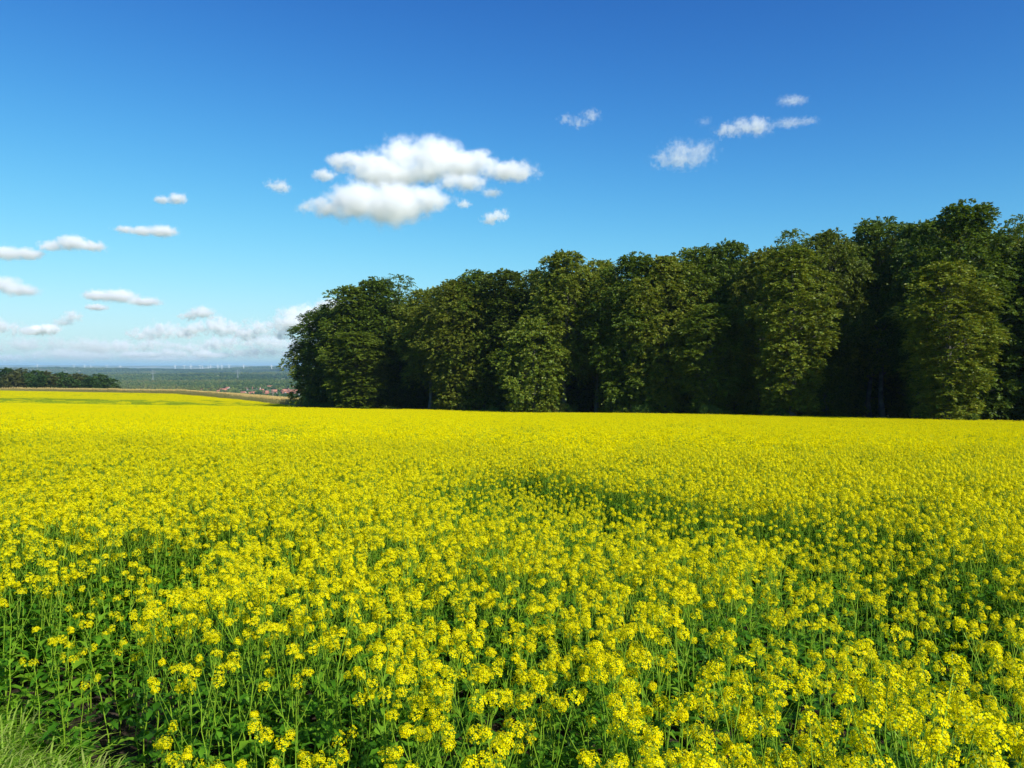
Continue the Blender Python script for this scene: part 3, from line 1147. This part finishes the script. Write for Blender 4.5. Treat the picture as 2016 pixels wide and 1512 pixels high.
# bushes at the foot of the wood
def bush_mesh(seed, Rb, Hb, n=260):
    g = np.random.default_rng(seed)
    wd, cr = MB(), MB()
    for k in range(9):
        az = g.uniform(0, 6.28)
        tip = np.array([math.cos(az) * Rb * .6, math.sin(az) * Rb * .6, Hb * g.uniform(.5, .9)])
        wd.tube(np.array([[0, 0, 0], tip * .5 + np.array([0, 0, .1]), tip]), [.03, .02, .01], 4)
    nb = 14
    bc = np.stack([g.normal(size=nb) * Rb * .42, g.normal(size=nb) * Rb * .42, g.uniform(.15, .8, nb) * Hb], 1)
    k = g.integers(0, nb, n)
    d = unit(g.normal(size=(n, 3)) + np.array([0, 0, .3]))
    P = bc[k] + d * Rb * .42 * g.uniform(.5, 1, (n, 1))
    P[:, 2] = np.maximum(P[:, 2], .05)
    P = np.repeat(P, 14, 0) + g.normal(size=(n * 14, 3)) * .16
    a = unit(g.normal(size=P.shape))
    b_ = unit(np.cross(a, g.normal(size=P.shape) + np.array([0, 0, 1.])))
    s = .10 * g.uniform(.6, 1.3, (len(P), 1))
    cr.quads(np.stack([P - a * s, P + b_ * s * .55, P + a * s, P - b_ * s * .55], 1))
    return wd.mesh('bush_stems', [M_bark]), cr


for i, (c_, off, Rb, Hb, mat, lb) in enumerate([
        (617, -3, 2.6, 3.6, M_shrub, 'leafy green bush at the left foot of the wood by the maize'),
        (648, -3.5, 2.2, 2.0, M_shrub, 'low green bush second from the left foot of the wood'),
        (700, -4, 2.4, 1.8, M_shrub, 'small bush below the first summit of the wood'),
        (768, -4, 1.8, 1.4, M_shrub_y, 'small olive bush at the wood foot between the first two tree groups'),
        (968, -4, 1.7, 1.5, M_shrub, 'small dark bush left of the short bright tree'),
        (1088, -5, 2.3, 2.6, M_shrub_y, 'yellow green bush glowing at the foot of the wood near the bare trunks'),
        (1105, -3, 2.6, 2.4, M_shrub, 'green bush right behind the yellow green one'),
        (1268, -4, 1.9, 2.2, M_shrub, 'bush under the large drooping tree'),
        (1400, -4, 2.0, 2.4, M_shrub, 'bush below the lower tree with hanging sprays'),
        (1535, -4, 1.5, 2.0, M_shrub, 'bush below the bright layered tree'),
        (1912, -4, 1.2, 1.6, M_shrub, 'small bush at the foot of the tallest tree')]):
    x, y = edge_point(c_, off)
    sm_, cb = bush_mesh(700 + i, Rb, Hb)
    o = empty('bush', (x, y, float(ground_z(x, y))), random.uniform(0, 6))
    tag(o, lb, 'bush', 'bushes along the foot of the wood')
    link(bpy.data.objects.new('stems', sm_), o)
    cb.obj('foliage', mat, o)

# bare earth bank at the end of the wood
x, y = edge_point(592, -2)
b = MB()
g = np.random.default_rng(5)
n, mseg = 28, 10
V, F = [], []
for i in range(mseg + 1):
    r_ = i / mseg
    for j in range(n):
        a_ = j / n * 2 * math.pi
        rr = 1 + .12 * math.sin(3 * a_ + 1) + .08 * math.sin(7 * a_)
        X, Y = r_ * 4.2 * rr * math.cos(a_), r_ * 2.6 * rr * math.sin(a_)
        V.append((X, Y, 1.5 * (1 - r_ ** 1.6) + .12 * float(vnoise(X * 1.4, Y * 1.4, 4, 3)) - .25 * (r_ == 1)))
for i in range(mseg):
    for j in range(n):
        F.append((i * n + j, (i + 1) * n + j, (i + 1) * n + (j + 1) % n, i * n + (j + 1) % n))
b.add(V, F)
o = b.obj('earth_bank', M_soilpile, smooth=True)
o.location = (x, y, float(ground_z(x, y)))
tag(o, 'low bank of bare brown earth under the left end of the wood', 'earth bank')

# ------------------------------------------------------------------ the far wood left of the maize
K_far = [Kind(650 + i, mat=M_farwood, H=14, Rm=4.2, base=.04, boughs=34, sprays=26, leaves=9, leaf_s=.30, peak=.55, spray_l=1.0) for i in range(3)]
# spruce
def spruce(seed, H=15.):
    g = np.random.default_rng(seed)
    wd, cr = MB(), MB()
    wd.tube(np.array([[0, 0, 0], [0, 0, H]]), [.2, .03], 6)
    Q = []
    for z in np.linspace(.08, .99, 26):
        r_ = 2.7 * (1 - z) ** .85 + .12
        for k in range(16):
            az = g.uniform(0, 6.28)
            o_ = np.array([math.cos(az), math.sin(az), -.28])
            s_ = np.array([-o_[1], o_[0], 0]) * .3
            p = np.array([0, 0, z * H])
            for f0, f1 in ((.15, .6), (.6, 1.05)):
                a0, a1 = p + o_ * r_ * f0, p + o_ * r_ * f1
                Q.append([a0 - s_, a0 + s_, a1 + s_ * .4, a1 - s_ * .4])
    cr.quads(np.array(Q))
    return wd.mesh('spruce_trunk', [M_bark]), cr.mesh('spruce_crown', [M_far])


sp_w, sp_c = spruce(1)
far_wood = [(-14, 727, 52, 0), (14, 727, 46, 0), (40, 728, 44, 1), (66, 731, 44, 0), (90, 733, 40, 1), (112, 735, 40, 0), (132, 736, 36, 0), (148, 737, 34, 1), (166, 739, 36, 1),
            (184, 736, 16, 2), (152, 735, 14, 2), (196, 738, 44, 0), (212, 746, 34, 0), (2, 752, 34, 0), (30, 734, 40, 1), (58, 738, 38, 0), (80, 740, 40, 0), (104, 742, 40, 1), (140, 744, 40, 0), (176, 745, 38, 0)]
txt = ['at the left margin of the photo', 'second crown from the left margin', 'with a brown top near the left margin', 'green and rounded in the left part', 'with brownish shoulder in the left part',
       'mid green in the middle part', 'darker in the middle part', 'olive with a flat top', 'brown and rounded before the spruce', 'dark pointed spruce near the right end', 'small pointed spruce in the middle',
       'large and green at the right end', 'low and sloping at the very right end', 'low dark one in front by the field gate', 'in the second row behind the brown top', 'in the second row, green',
       'in the second row, left of the middle', 'in the second row, brownish', 'in the second row before the small spruce', 'in the second row before the dark spruce']
for i, (c_, tp, wp, ty) in enumerate(far_wood):
    y = 470 + (18 if i < 13 else 0) + random.uniform(-8, 8)
    x = (c_ - 1008) / FPX * y
    gz = float(ground_z(x, y))
    H = EYE + (722 - tp) / FPX * y - gz
    Rr = wp / 2 / FPX * y * 1.15
    nm = 'spruce' if ty == 2 else 'broadleaf_tree'
    lb = 'tree of the far left wood, ' + txt[i] if ty != 2 else txt[i] + ' of the far left wood'
    if ty == 2:
        o = empty(nm, (x, y, gz), random.uniform(0, 6), (1, 1, H / 15.))
        link(bpy.data.objects.new('trunk', sp_w), o)
        link(bpy.data.objects.new('crown', sp_c), o)
    else:
        kd = K_far[i % 3]
        o = empty(nm, (x, y, gz), random.uniform(0, 6), (Rr / 4.2, Rr / 4.2, H / 14.))
        link(bpy.data.objects.new('trunk', kd.wood), o)
        link(bpy.data.objects.new('crown', kd.crown_b if ty == 1 else kd.crown), o)
    tag(o, lb, 'tree', 'trees of the distant wood beyond the maize')


# ------------------------------------------------------------------ the plain: woodland, houses, pylons, turbines
def blob_tree(seed, R_=6., H=11., n=150):
    g = np.random.default_rng(seed)
    b = MB()
    nb = 9
    bc = np.stack([g.normal(size=nb) * R_ * .38, g.normal(size=nb) * R_ * .38, g.uniform(.35, .8, nb) * H], 1)
    k = g.integers(0, nb, n)
    d = unit(g.normal(size=(n, 3)) + np.array([0, 0, .35]))
    P = bc[k] + d * np.array([R_ * .48, R_ * .48, H * .25]) * g.uniform(.7, 1, (n, 1))
    P[:, 2] = np.maximum(P[:, 2], .6)
    nrm = unit(d + g.normal(size=d.shape) * .3)
    a = unit(np.cross(nrm, g.normal(size=d.shape)))
    b_ = np.cross(nrm, a)
    s = R_ * .22 * g.uniform(.6, 1.3, (n, 1))
    b.quads(np.stack([P - a * s, P + b_ * s, P + a * s, P - b_ * s], 1))
    # body, so that it stands solid
    m_ = 8
    for (z0, z1, r0, r1) in ((.0, .35, .35, .62), (.35, .75, .62, .5), (.75, .92, .5, .1)):
        an = np.arange(m_) * 2 * math.pi / m_
        V = np.concatenate([np.stack([np.cos(an) * R_ * r0, np.sin(an) * R_ * r0, np.full(m_, z0 * H)], 1), np.stack([np.cos(an) * R_ * r1, np.sin(an) * R_ * r1, np.full(m_, z1 * H)], 1)])
        b.add(V, [(j, (j + 1) % m_, m_ + (j + 1) % m_, m_ + j) for j in range(m_)])
    return b.mesh('far_tree', [M_far])


FT = [source('far_tree_source', blob_tree(800 + k, 6. + k % 3, 10 + (k % 4) * 1.2)) for k in range(6)]


def plain_points(r0, r1, s, dens):
    n = int((.75 - .05) / 2 * (r1 ** 2 - r0 ** 2) / s ** 2 * 1.6)
    y = np.sqrt(rng.uniform(r0 ** 2, r1 ** 2, n))
    u = rng.uniform(-.80, -.12, n)
    x = u * y
    msk = vnoise(x / 520., y / 420., 61, 3) + .5 * vnoise(x / 90., y / 90., 62, 2) - .35 * sstep(2300, 4200, y) * (1 - sstep(6000, 7500, y))
    k = msk > dens
    return x[k], y[k]


town = lambda x, y: (x > -.42 * y) & (x < -.17 * y) & (y > 1640) & (y < 2150)
xa, ya = plain_points(1050, 3200, 21, -.42)
kk = ~(town(xa, ya) & (rng.random(len(xa)) < .66))
xa, ya = xa[kk], ya[kk]
xb, yb = plain_points(3200, 6500, 34, -.35)
xc_, yc_ = plain_points(6500, 12500, 55, -.7)
X = np.concatenate([xa, xb, xc_])
Y = np.concatenate([ya, yb, yc_])
sc_ = np.concatenate([rng.uniform(.65, 1.25, len(xa)), rng.uniform(1.1, 1.9, len(xb)), rng.uniform(1.8, 3.0, len(xc_))])
zsc = np.concatenate([rng.uniform(.7, 1.25, len(xa)), rng.uniform(.9, 1.4, len(xb)), rng.uniform(1.1, 1.6, len(xc_))])
scatter('distant_woodland', np.stack([X, Y, ground_z(X, Y) - .5], 1), np.stack([0 * X, 0 * X, rng.uniform(0, 6.28, len(X))], 1), np.stack([sc_, sc_, zsc], 1),
        rng.integers(0, 6, len(X)), FT, 'hazy woods and hedges covering the plain below the hill', 'woodland')


# houses
def house_parts(Lx, Ly, hw, hr, wall, roof, seed):
    g = np.random.default_rng(seed)
    w_, r_, wn, ch = MB(), MB(), MB(), MB()
    w_.box((0, 0, hw / 2), (Lx, Ly, hw))
    # gables
    for sx in (-1, 1):
        x = sx * (Lx / 2)
        w_.tris(np.array([[[x, -Ly / 2, hw], [x, Ly / 2, hw], [x, 0, hw + hr * .96]]]))
    ov = .45
    y0, z0 = Ly / 2 + ov, hw - ov * hr / (Ly / 2)
    for s in (-1, 1):
        V = [(-Lx / 2 - ov, s * y0, z0), (Lx / 2 + ov, s * y0, z0), (Lx / 2 + ov, 0, hw + hr), (-Lx / 2 - ov, 0, hw + hr)]
        V2 = [(a, b2, c - .25) for a, b2, c in V]
        r_.add(V + V2, [(0, 1, 2, 3), (7, 6, 5, 4), (0, 4, 5, 1), (1, 5, 6, 2), (3, 7, 4, 0)])
    for k in range(4):
        x = -Lx / 2 + Lx * (k + .5) / 4
        for z in ((1.5, 4.0) if hw > 4 else (1.5,)):
            wn.box((x, -Ly / 2 - .02, z), (1.1, .08, 1.2))
    for z in (1.6, hw + .5):
        wn.box((Lx / 2 + .02, 0, z), (.08, 1.2, 1.2))
        wn.box((-Lx / 2 - .02, 0, z), (.08, 1.2, 1.2))
    ch.box((Lx * .2, .9, hw + hr * .95), (.7, .7, 1.5))
    return w_.mesh('house_wall', [wall]), r_.mesh('house_roof', [roof]), wn.mesh('house_window', [M_glass]), ch.mesh('house_chimney', [M_brickwall])


HK = [house_parts(13, 9, 3.2, 4.3, M_brickwall, M_roof, 1), house_parts(11, 9, 5.2, 3.8, M_plaster, M_roof, 2), house_parts(17, 10, 5.4, 4.2, M_brickwall, M_roof, 3),
      house_parts(12, 9, 3.2, 4.2, M_plaster, M_roof_d, 4), house_parts(11, 8, 5.0, 3.4, M_white, M_roof, 5)]
houses = [(479, 776, 1), (490, 775, 0), (499, 776, 4), (508, 775, 0), (522, 774, 2), (535, 776, 3), (548, 777, 1), (560, 771, 2), (568, 768, 0), (575, 773, 2), (583, 770, 0), (590, 776, 4), (556, 777, 0), (572, 764, 2), (581, 762, 1),
          (484, 766, 3), (497, 764, 0), (509, 765, 4), (521, 766, 1), (533, 764, 2), (545, 763, 0), (553, 765, 3), (440, 770, 2), (430, 771, 0), (420, 770, 0), (409, 769, 1), (396, 769, 0), (388, 768, 4), (376, 769, 3), (352, 769, 0),
          (344, 768, 1), (322, 765, 2), (315, 766, 0), (448, 765, 4), (457, 777, 4), (262, 748, 4), (255, 748, 1), (231, 755, 4), (240, 744, 1), (565, 776, 4), (540, 770, 0), (515, 770, 1), (588, 765, 0), (595, 771, 2)]
hl = ['brick house with red roof', 'cream two storey house with red roof', 'long brick row house with red roof', 'cream cottage with brown roof', 'white house with red roof']
for i, (c_, yp, k_) in enumerate(houses):
    y = 60.5 * FPX / (yp - 722 + 0.) if yp > 757 else 60.5 * FPX / (yp - 722)
    y = min(y, 3300)
    x = (c_ - 1008) / FPX * y
    gz = float(ground_z(x, y))
    rzv = random.choice([.1, .35, -.2, 1.3, 1.6]) + random.uniform(-.1, .1)
    o = empty('house', (x, y, gz), rzv, random.uniform(.9, 1.1))
    lb = '%s in the village, %s of the wood end, %d%s in its row from the wood' % (hl[k_], 'left' if c_ < 590 else 'right', 0, '')
    pos = ('nearest row' if yp >= 773 else 'second row' if yp >= 767 else 'back row' if yp > 757 else 'outlying farm')
    part = ('beside the left end of the wood' if c_ > 570 else 'a little left of the wood end' if c_ > 530 else 'in the middle of the village' if c_ > 480 else 'at the left edge of the village' if c_ > 425 else
            'among trees left of the village' if c_ > 365 else 'isolated far left of the village')
    tag(o, '%s, %s, %s' % (hl[k_], pos, part), 'house', 'village houses on the plain, %s, %s, %s' % (hl[k_], pos, part))
    for nm, me in zip(('wall', 'roof', 'window', 'chimney'), HK[k_]):
        link(bpy.data.objects.new(nm, me), o)


# wind turbines
def turbine_parts():
    tw, na, bl = MB(), MB(), MB()
    Ht = 100.
    tw.tube(np.array([[0, 0, 0], [0, 0, Ht * .5], [0, 0, Ht]]), [6.0, 5.0, 4.0], 10)
    na.box((0, 1.5, Ht + 1.6), (4.4, 11, 4.2))
    na.tube(np.array([[0, -3.6, Ht + 1.6], [0, -6.4, Ht + 1.6]]), [2.0, 1.0], 8)
    t = np.linspace(0, 1, 7)
    cw = np.array([1.8, 4.2, 3.8, 3.2, 2.6, 1.8, .7])
    V = []
    for i in range(7):
        z = 1.0 + 42 * t[i]
        V += [(-cw[i], .3, z), (0, -.6, z), (cw[i], .3, z), (0, .7, z)]
    F = [(i * 4 + j, i * 4 + (j + 1) % 4, (i + 1) * 4 + (j + 1) % 4, (i + 1) * 4 + j) for i in range(6) for j in range(4)]
    bl.add(V, F)
    return tw.mesh('turbine_tower', [M_white], True), na.mesh('turbine_nacelle', [M_white]), bl.mesh('turbine_blade', [M_white], True)


TW, NA, BL = turbine_parts()
turbs = [(74, 718, 728), (146, 720, 731), (167, 721, 730), (179, 720, 730), (211, 720, 728), (237, 723, 728), (345, 720, 728), (363, 722, 728), (376, 721, 728), (394, 722, 729), (399, 721, 729), (410, 722, 729), (415, 722, 729),
         (429, 719, 732), (437, 719, 731), (451, 723, 730), (480, 724, 730), (535, 724, 729), (555, 724, 730)]
tt_ = ['first from the left margin', 'second from the left, tall', 'third from the left', 'fourth from the left, close to the third', 'fifth from the left',
       'small faint one left of the middle cluster', 'leftmost of the middle cluster', 'second of the middle cluster', 'third of the middle cluster', 'left one of a close pair', 'right one of a close pair',
       'left one of the second pair', 'right one of the second pair', 'left one of the tallest pair', 'right twin of the tallest pair', 'short one right of the tall twins',
       'small one between twins and wood', 'faint one second from the wood', 'the one nearest to the wood']
for i, (c_, yt, yb_) in enumerate(turbs):
    y = random.uniform(8300, 8900)
    x = (c_ - 1008) / FPX * y
    gz = float(ground_z(x, y))
    ztop = EYE + (722 - yt) / FPX * y
    sc = max((ztop - gz) / 128., .5)
    o = empty('wind_turbine', (x, y, gz), random.uniform(-.5, .5), sc)
    tag(o, 'white wind turbine on the horizon, ' + tt_[i], 'wind turbine', 'wind turbines on the horizon')
    link(bpy.data.objects.new('tower', TW), o)
    link(bpy.data.objects.new('nacelle', NA), o)
    a0 = random.uniform(0, 2.09)
    for k in range(3):
        bo = link(bpy.data.objects.new('blade', BL), o)
        bo.location = (0, -6.0, 101.6)
        bo.rotation_euler = (0, a0 + k * 2.0944, 0)


# pylons
def pylon(x, y, H, lb):
    o = empty('power_pylon', (x, y, float(ground_z(x, y))), .4)
    b = MB()
    wb, wt = 3.6, .6
    for sx in (-1, 1):
        for sy in (-1, 1):
            b.tube(np.array([[sx * wb, sy * wb, 0], [sx * wt, sy * wt, H * .72], [0, 0, H]]), [.3, .25, .18], 4)
    nz_ = 9
    for k in range(nz_):
        z0, z1 = H * .72 * k / nz_, H * .72 * (k + 1) / nz_
        w0, w1 = wb + (wt - wb) * k / nz_, wb + (wt - wb) * (k + 1) / nz_
        for s in (-1, 1):
            b.tube(np.array([[-w0, s * w0, z0], [w1, s * w1, z1]]), .14, 3)
            b.tube(np.array([[w0, s * w0, z0], [-w1, s * w1, z1]]), .14, 3)
            b.tube(np.array([[s * w0, -w0, z0], [s * w1, w1, z1]]), .14, 3)
    b.obj('lattice_mast', M_steel, o)
    for z, L_ in ((.70, 9), (.82, 12), (.93, 7)):
        a = MB()
        a.tube(np.array([[-L_, 0, z * H], [0, 0, z * H + 1.2], [L_, 0, z * H]]), .22, 4)
        a.tube(np.array([[-L_, 0, z * H], [0, 0, z * H - .6], [L_, 0, z * H]]), .18, 4)
        for s in (-1, 1):
            a.tube(np.array([[s * L_, 0, z * H], [s * L_, 0, z * H - 2.2]]), .12, 3)
        a.obj('cross_arm', M_steel, o)
    tag(o, lb, 'pylon', 'power pylons on the plain')


for c_, yt, yb_, lb in ((301, 728, 748, 'lattice power pylon left of the village'), (468, 727, 742, 'lattice power pylon above the middle of the village'), (131, 729, 740, 'faint power pylon above the distant left wood')):
    y = 3300.
    x = (c_ - 1008) / FPX * y
    pylon(x, y, EYE + (722 - yt) / FPX * y - float(ground_z(x, y)), lb)

# a post at the far rim of the maize
y = 335.
x = (537 - 1008) / FPX * y
b = MB()
gz = float(ground_z(x, y))
Hp = EYE - (767 - 722) / FPX * y - gz
b.tube(np.array([[0, 0, -.3], [0, 0, Hp]]), [.16, .13], 8)
o = empty('wooden_pole', (x, y, gz))
b.obj('shaft', M_wood, o)
b = MB()
b.box((0, 0, Hp - .4), (1.1, .1, .12))
b.obj('cross_bar', M_wood, o)
tag(o, 'grey wooden pole standing behind the maize left of the wood', 'pole')

# ------------------------------------------------------------------ clouds
def direction(px_, py_):
    x, z = (px_ - 1008) / FPX, -(py_ - 756) / FPX
    y2 = math.cos(PITCH) - z * math.sin(PITCH)
    z2 = math.sin(PITCH) + z * math.cos(PITCH)
    return np.array([x / y2, 1, z2 / y2])


def cloud(label, D, blobs, tau, noise=.5, seed=0, group=None):
    if group:
        noise *= 1.35
    B = []
    for (x, y, rx, ry) in blobs:
        B.append((direction(x, y) * D, rx / FPX * D, ry / FPX * D))
    ctr = np.mean([q[0] for q in B], 0)
    bm = bmesh.new()
    for c, rx, ry in B:
        r_ = bmesh.ops.create_icosphere(bm, subdivisions=3, radius=1)
        for v in r_['verts']:
            v.co = Vector((v.co.x * rx * 1.5, v.co.y * rx * 1.2, v.co.z * ry * 1.6)) + Vector(c - ctr)
    me = bpy.data.meshes.new('cloud')
    bm.to_mesh(me)
    bm.free()
    o = link(bpy.data.objects.new('cloud', me))
    o.location = ctr + np.array([0, 0, EYE])
    md = o.modifiers.new('skin', 'REMESH')
    md.mode = 'VOXEL'
    md.voxel_size = min(q[2] for q in B) * .4
    m, t, out = node_mat('cloud_vapour')
    N, L = t.nodes.new, t.links.new
    vs = N('ShaderNodeVolumeScatter')
    vs.inputs['Anisotropy'].default_value = .0
    vs.inputs['Color'].default_value = (.965, .978, 1, 1)
    L(vs.outputs[0], out.inputs['Volume'])
    tc = N('ShaderNodeTexCoord')
    sc = float(np.mean([q[2] for q in B]))
    # billows push the blobs about
    n1 = N('ShaderNodeTexNoise')
    n1.inputs['Scale'].default_value = 1.0 / sc
    n1.inputs['Detail'].default_value = 7
    n1.inputs['Roughness'].default_value = .68
    off = N('ShaderNodeVectorMath')
    off.operation = 'ADD'
    off.inputs[1].default_value = (seed * 913., seed * 377., 0)
    L(tc.outputs['Object'], off.inputs[0])
    L(off.outputs[0], n1.inputs['Vector'])
    wv = N('ShaderNodeVectorMath')
    wv.operation = 'MULTIPLY_ADD'
    L(n1.outputs['Color'], wv.inputs[0])
    a = sc * noise * 6.5
    wv.inputs[1].default_value = (a * 1.6, a * 1.6, a)
    wv.inputs[2].default_value = (-a * .8, -a * .8, -a * .5)
    pw = N('ShaderNodeVectorMath')
    pw.operation = 'ADD'
    L(tc.outputs['Object'], pw.inputs[0])
    L(wv.outputs[0], pw.inputs[1])
    mx_ = None
    for c, rx, ry in B:
        s_ = N('ShaderNodeVectorMath')
        s_.operation = 'SUBTRACT'
        L(pw.outputs[0], s_.inputs[0])
        s_.inputs[1].default_value = tuple(c - ctr)
        d_ = N('ShaderNodeVectorMath')
        d_.operation = 'DIVIDE'
        L(s_.outputs[0], d_.inputs[0])
        d_.inputs[1].default_value = (rx, rx * .85, ry)
        l_ = N('ShaderNodeVectorMath')
        l_.operation = 'LENGTH'
        L(d_.outputs[0], l_.inputs[0])
        if mx_ is None:
            mx_ = l_.outputs['Value']
        else:
            k_ = N('ShaderNodeMath')
            k_.operation = 'SMOOTH_MIN'
            k_.inputs[2].default_value = .2
            L(mx_, k_.inputs[0])
            L(l_.outputs['Value'], k_.inputs[1])
            mx_ = k_.outputs[0]
    mr = N('ShaderNodeMapRange')
    mr.interpolation_type = 'SMOOTHSTEP'
    L(mx_, mr.inputs[0])
    mr.inputs[1].default_value = 1.1
    mr.inputs[2].default_value = .1
    mr.inputs[3].default_value = 0
    mr.inputs[4].default_value = tau * .72 / sc
    L(mr.outputs[0], vs.inputs['Density'])
    me.materials.append(m)
    tag(o, label, 'cloud', group or 'white clouds in the blue sky')
    return o


def rowc(x0, x1, y0, y1, n, g=random.Random(3), peak=.5):
    """a row of puffs with a flattish base"""
    out = []
    for i in range(n):
        f = (i + .5) / n
        env = math.sin(math.pi * (.12 + .76 * f)) ** .8 * (1 - .35 * abs(f - peak)) * g.uniform(.75, 1.05)
        h = (y1 - y0) / 2 * max(env, .35)
        out.append((x0 + (x1 - x0) * (f + g.uniform(-.3, .3) / n), y1 - h * g.uniform(.8, 1.25), (x1 - x0) / n * g.uniform(.6, 1.0), h))
    return out


cloud('long white cloud with humped top, the upper one of the big pair', 6400, [(690, 320, 46, 15), (735, 322, 48, 22), (790, 304, 44, 36), (856, 306, 58, 38), (905, 326, 58, 28), (948, 322, 34, 28), (1005, 338, 54, 18), (765, 346, 74, 24), (835, 340, 50, 20)], 4.2, .42, 1)
cloud('bright flat based white cloud, the lower one of the big pair', 5400, [(638, 408, 42, 18), (700, 396, 62, 38), (775, 402, 72, 48), (842, 394, 48, 24)], 4.6, .40, 2)
cloud('small cloud tucked under the right half of the upper big cloud', 6000, [(885, 358, 28, 18), (925, 360, 38, 18)], 2.4, .45, 3)
cloud('small tufted cloud below the right end of the big pair', 6300, [(966, 432, 18, 14), (985, 424, 18, 14)], 2.4, .5, 4)
cloud('tiny round cloud just right of the lower big cloud', 6300, [(913, 402, 15, 9)], 1.4, .5, 5)
cloud('thin little wisp under the right half of the upper big cloud', 6400, [(968, 380, 22, 9)], .9, .5, 6)
cloud('small cloud left of the big pair, standing alone', 6300, [(535, 364, 14, 9), (553, 368, 20, 14)], 1.7, .5, 7)
cloud('small cloud touching the left end of the big pair', 6300, [(640, 345, 26, 12)], 1.8, .5, 8)
cloud('small cloud with a bright knob, upper left sky', 7000, [(320, 394, 18, 7), (350, 391, 20, 12)], 2.2, .5, 9)
cloud('thin curved cloud in the left sky above the two pale ones', 8000, [(245, 452, 22, 7), (280, 455, 28, 9), (320, 455, 32, 12)], 2.2, .5, 10)
cloud('pale humped cloud in the left sky, second from the margin', 8500, [(100, 484, 26, 10), (143, 478, 34, 15), (182, 485, 30, 10)], 2.6, .5, 11)
cloud('pale cloud touching the left margin, the upper one', 8500, [(10, 498, 32, 15), (52, 500, 36, 11)], 2.6, .5, 12)
cloud('grey white cloud touching the left margin, the lower one', 9500, [(5, 560, 40, 17), (40, 572, 40, 11)], 2.2, .5, 13)
cloud('flat cloud with a trailing right end in the low left sky', 10000, [(192, 582, 30, 11), (235, 583, 36, 13), (285, 594, 36, 8)], 3., .5, 14)
cloud('small flat cloud under the one with the trailing end', 10500, [(190, 605, 24, 7)], 2.2, .5, 15)
cloud('wispy v shaped cloud high in the middle of the sky', 5600, [(1115, 234, 16, 9), (1140, 242, 18, 9), (1163, 228, 20, 12)], .55, .8, 16)
cloud('wispy rounded cloud in the right sky, the largest there', 5600, [(1305, 314, 26, 14), (1340, 296, 34, 20), (1380, 300, 30, 22), (1345, 318, 44, 12)], .75, .85, 17)
cloud('elongated white cloud high in the right sky', 5200, [(1428, 258, 24, 12), (1462, 250, 26, 16), (1492, 250, 30, 18)], 1.2, .7, 18)
cloud('faint wisp right of the elongated high cloud', 5200, [(1555, 242, 34, 8), (1592, 238, 22, 6)], .3, .8, 19)
cloud('faint little cloud at the top right of the sky', 5000, [(1560, 198, 32, 8)], .4, .75, 20)
cloud('very faint puff left of the elongated high cloud', 5200, [(1387, 240, 16, 8)], .2, .8, 21)
# the bank above the horizon
BK = 'clouds of the bank above the horizon'
cloud('small grey based cloud rising behind the left end of the wood, topmost of the bank', 15000, [(652, 600, 34, 12)], 3, .5, 22, BK)
cloud('broad white cloud of the bank beside the left end of the wood', 15500, [(575, 622, 34, 18), (620, 620, 44, 20), (660, 615, 40, 20), (590, 638, 56, 14)], 4, .5, 23, BK)
cloud('white humped cloud in the right half of the bank', 16000, rowc(462, 566, 620, 668, 5), 4, .5, 24, BK)
cloud('long white cloud in the middle of the bank', 16500, rowc(362, 484, 622, 664, 5), 4, .5, 25, BK)
cloud('white cloud left of the middle of the bank', 17000, rowc(255, 366, 632, 670, 5), 3.6, .5, 26, BK)
cloud('white cloud of the bank touching the left margin', 17000, rowc(-30, 58, 620, 662, 4), 3.6, .5, 27, BK)
cloud('small brilliant white cloud near the left margin, low in the sky', 18000, [(72, 650, 28, 9), (96, 648, 22, 11)], 6, .4, 28, BK)
cloud('small grey cloud above the left part of the bank', 14000, [(122, 634, 20, 8), (142, 624, 20, 12)], 1.8, .5, 29, BK)
cloud('small cloud above the middle of the bank', 13000, [(372, 622, 22, 7), (398, 615, 26, 13)], 2.6, .5, 30, BK)
cloud('low thin veil in the left part of the bank', 19000, rowc(-20, 240, 654, 694, 7), 1.2, .6, 31, BK)
cloud('low broken cloud in the middle of the bank', 19500, rowc(180, 400, 660, 696, 8), 2.2, .6, 32, BK)
cloud('low broken cloud of the bank beside the wood', 19800, rowc(390, 620, 652, 690, 8), 2.4, .6, 33, BK)
cloud('lowest streak of the bank near the wood', 20000, rowc(430, 610, 680, 706, 6), 1.6, .6, 34, BK)
cloud('lowest streak of the bank at the left', 20500, rowc(-30, 400, 684, 712, 10), 1.1, .6, 35, BK)
cloud('bright broken cloud between the lowest streaks of the bank', 18500, rowc(255, 440, 684, 704, 6), 2.2, .6, 36, BK)

# ------------------------------------------------------------------ haze
b = MB()
b.box((0, 0, 25), (96000, 96000, 250))
m, t, out = node_mat('haze_air')
pv = t.nodes.new('ShaderNodeVolumePrincipled')
pv.inputs['Color'].default_value = (.46, .72, 1, 1)
pv.inputs['Density'].default_value = 5e-5
pv.inputs['Density Attribute'].default_value = ''
t.links.new(pv.outputs[0], out.inputs['Volume'])
m.cycles.homogeneous_volume = True
o = b.obj('haze', m)
tag(o, kind='stuff')
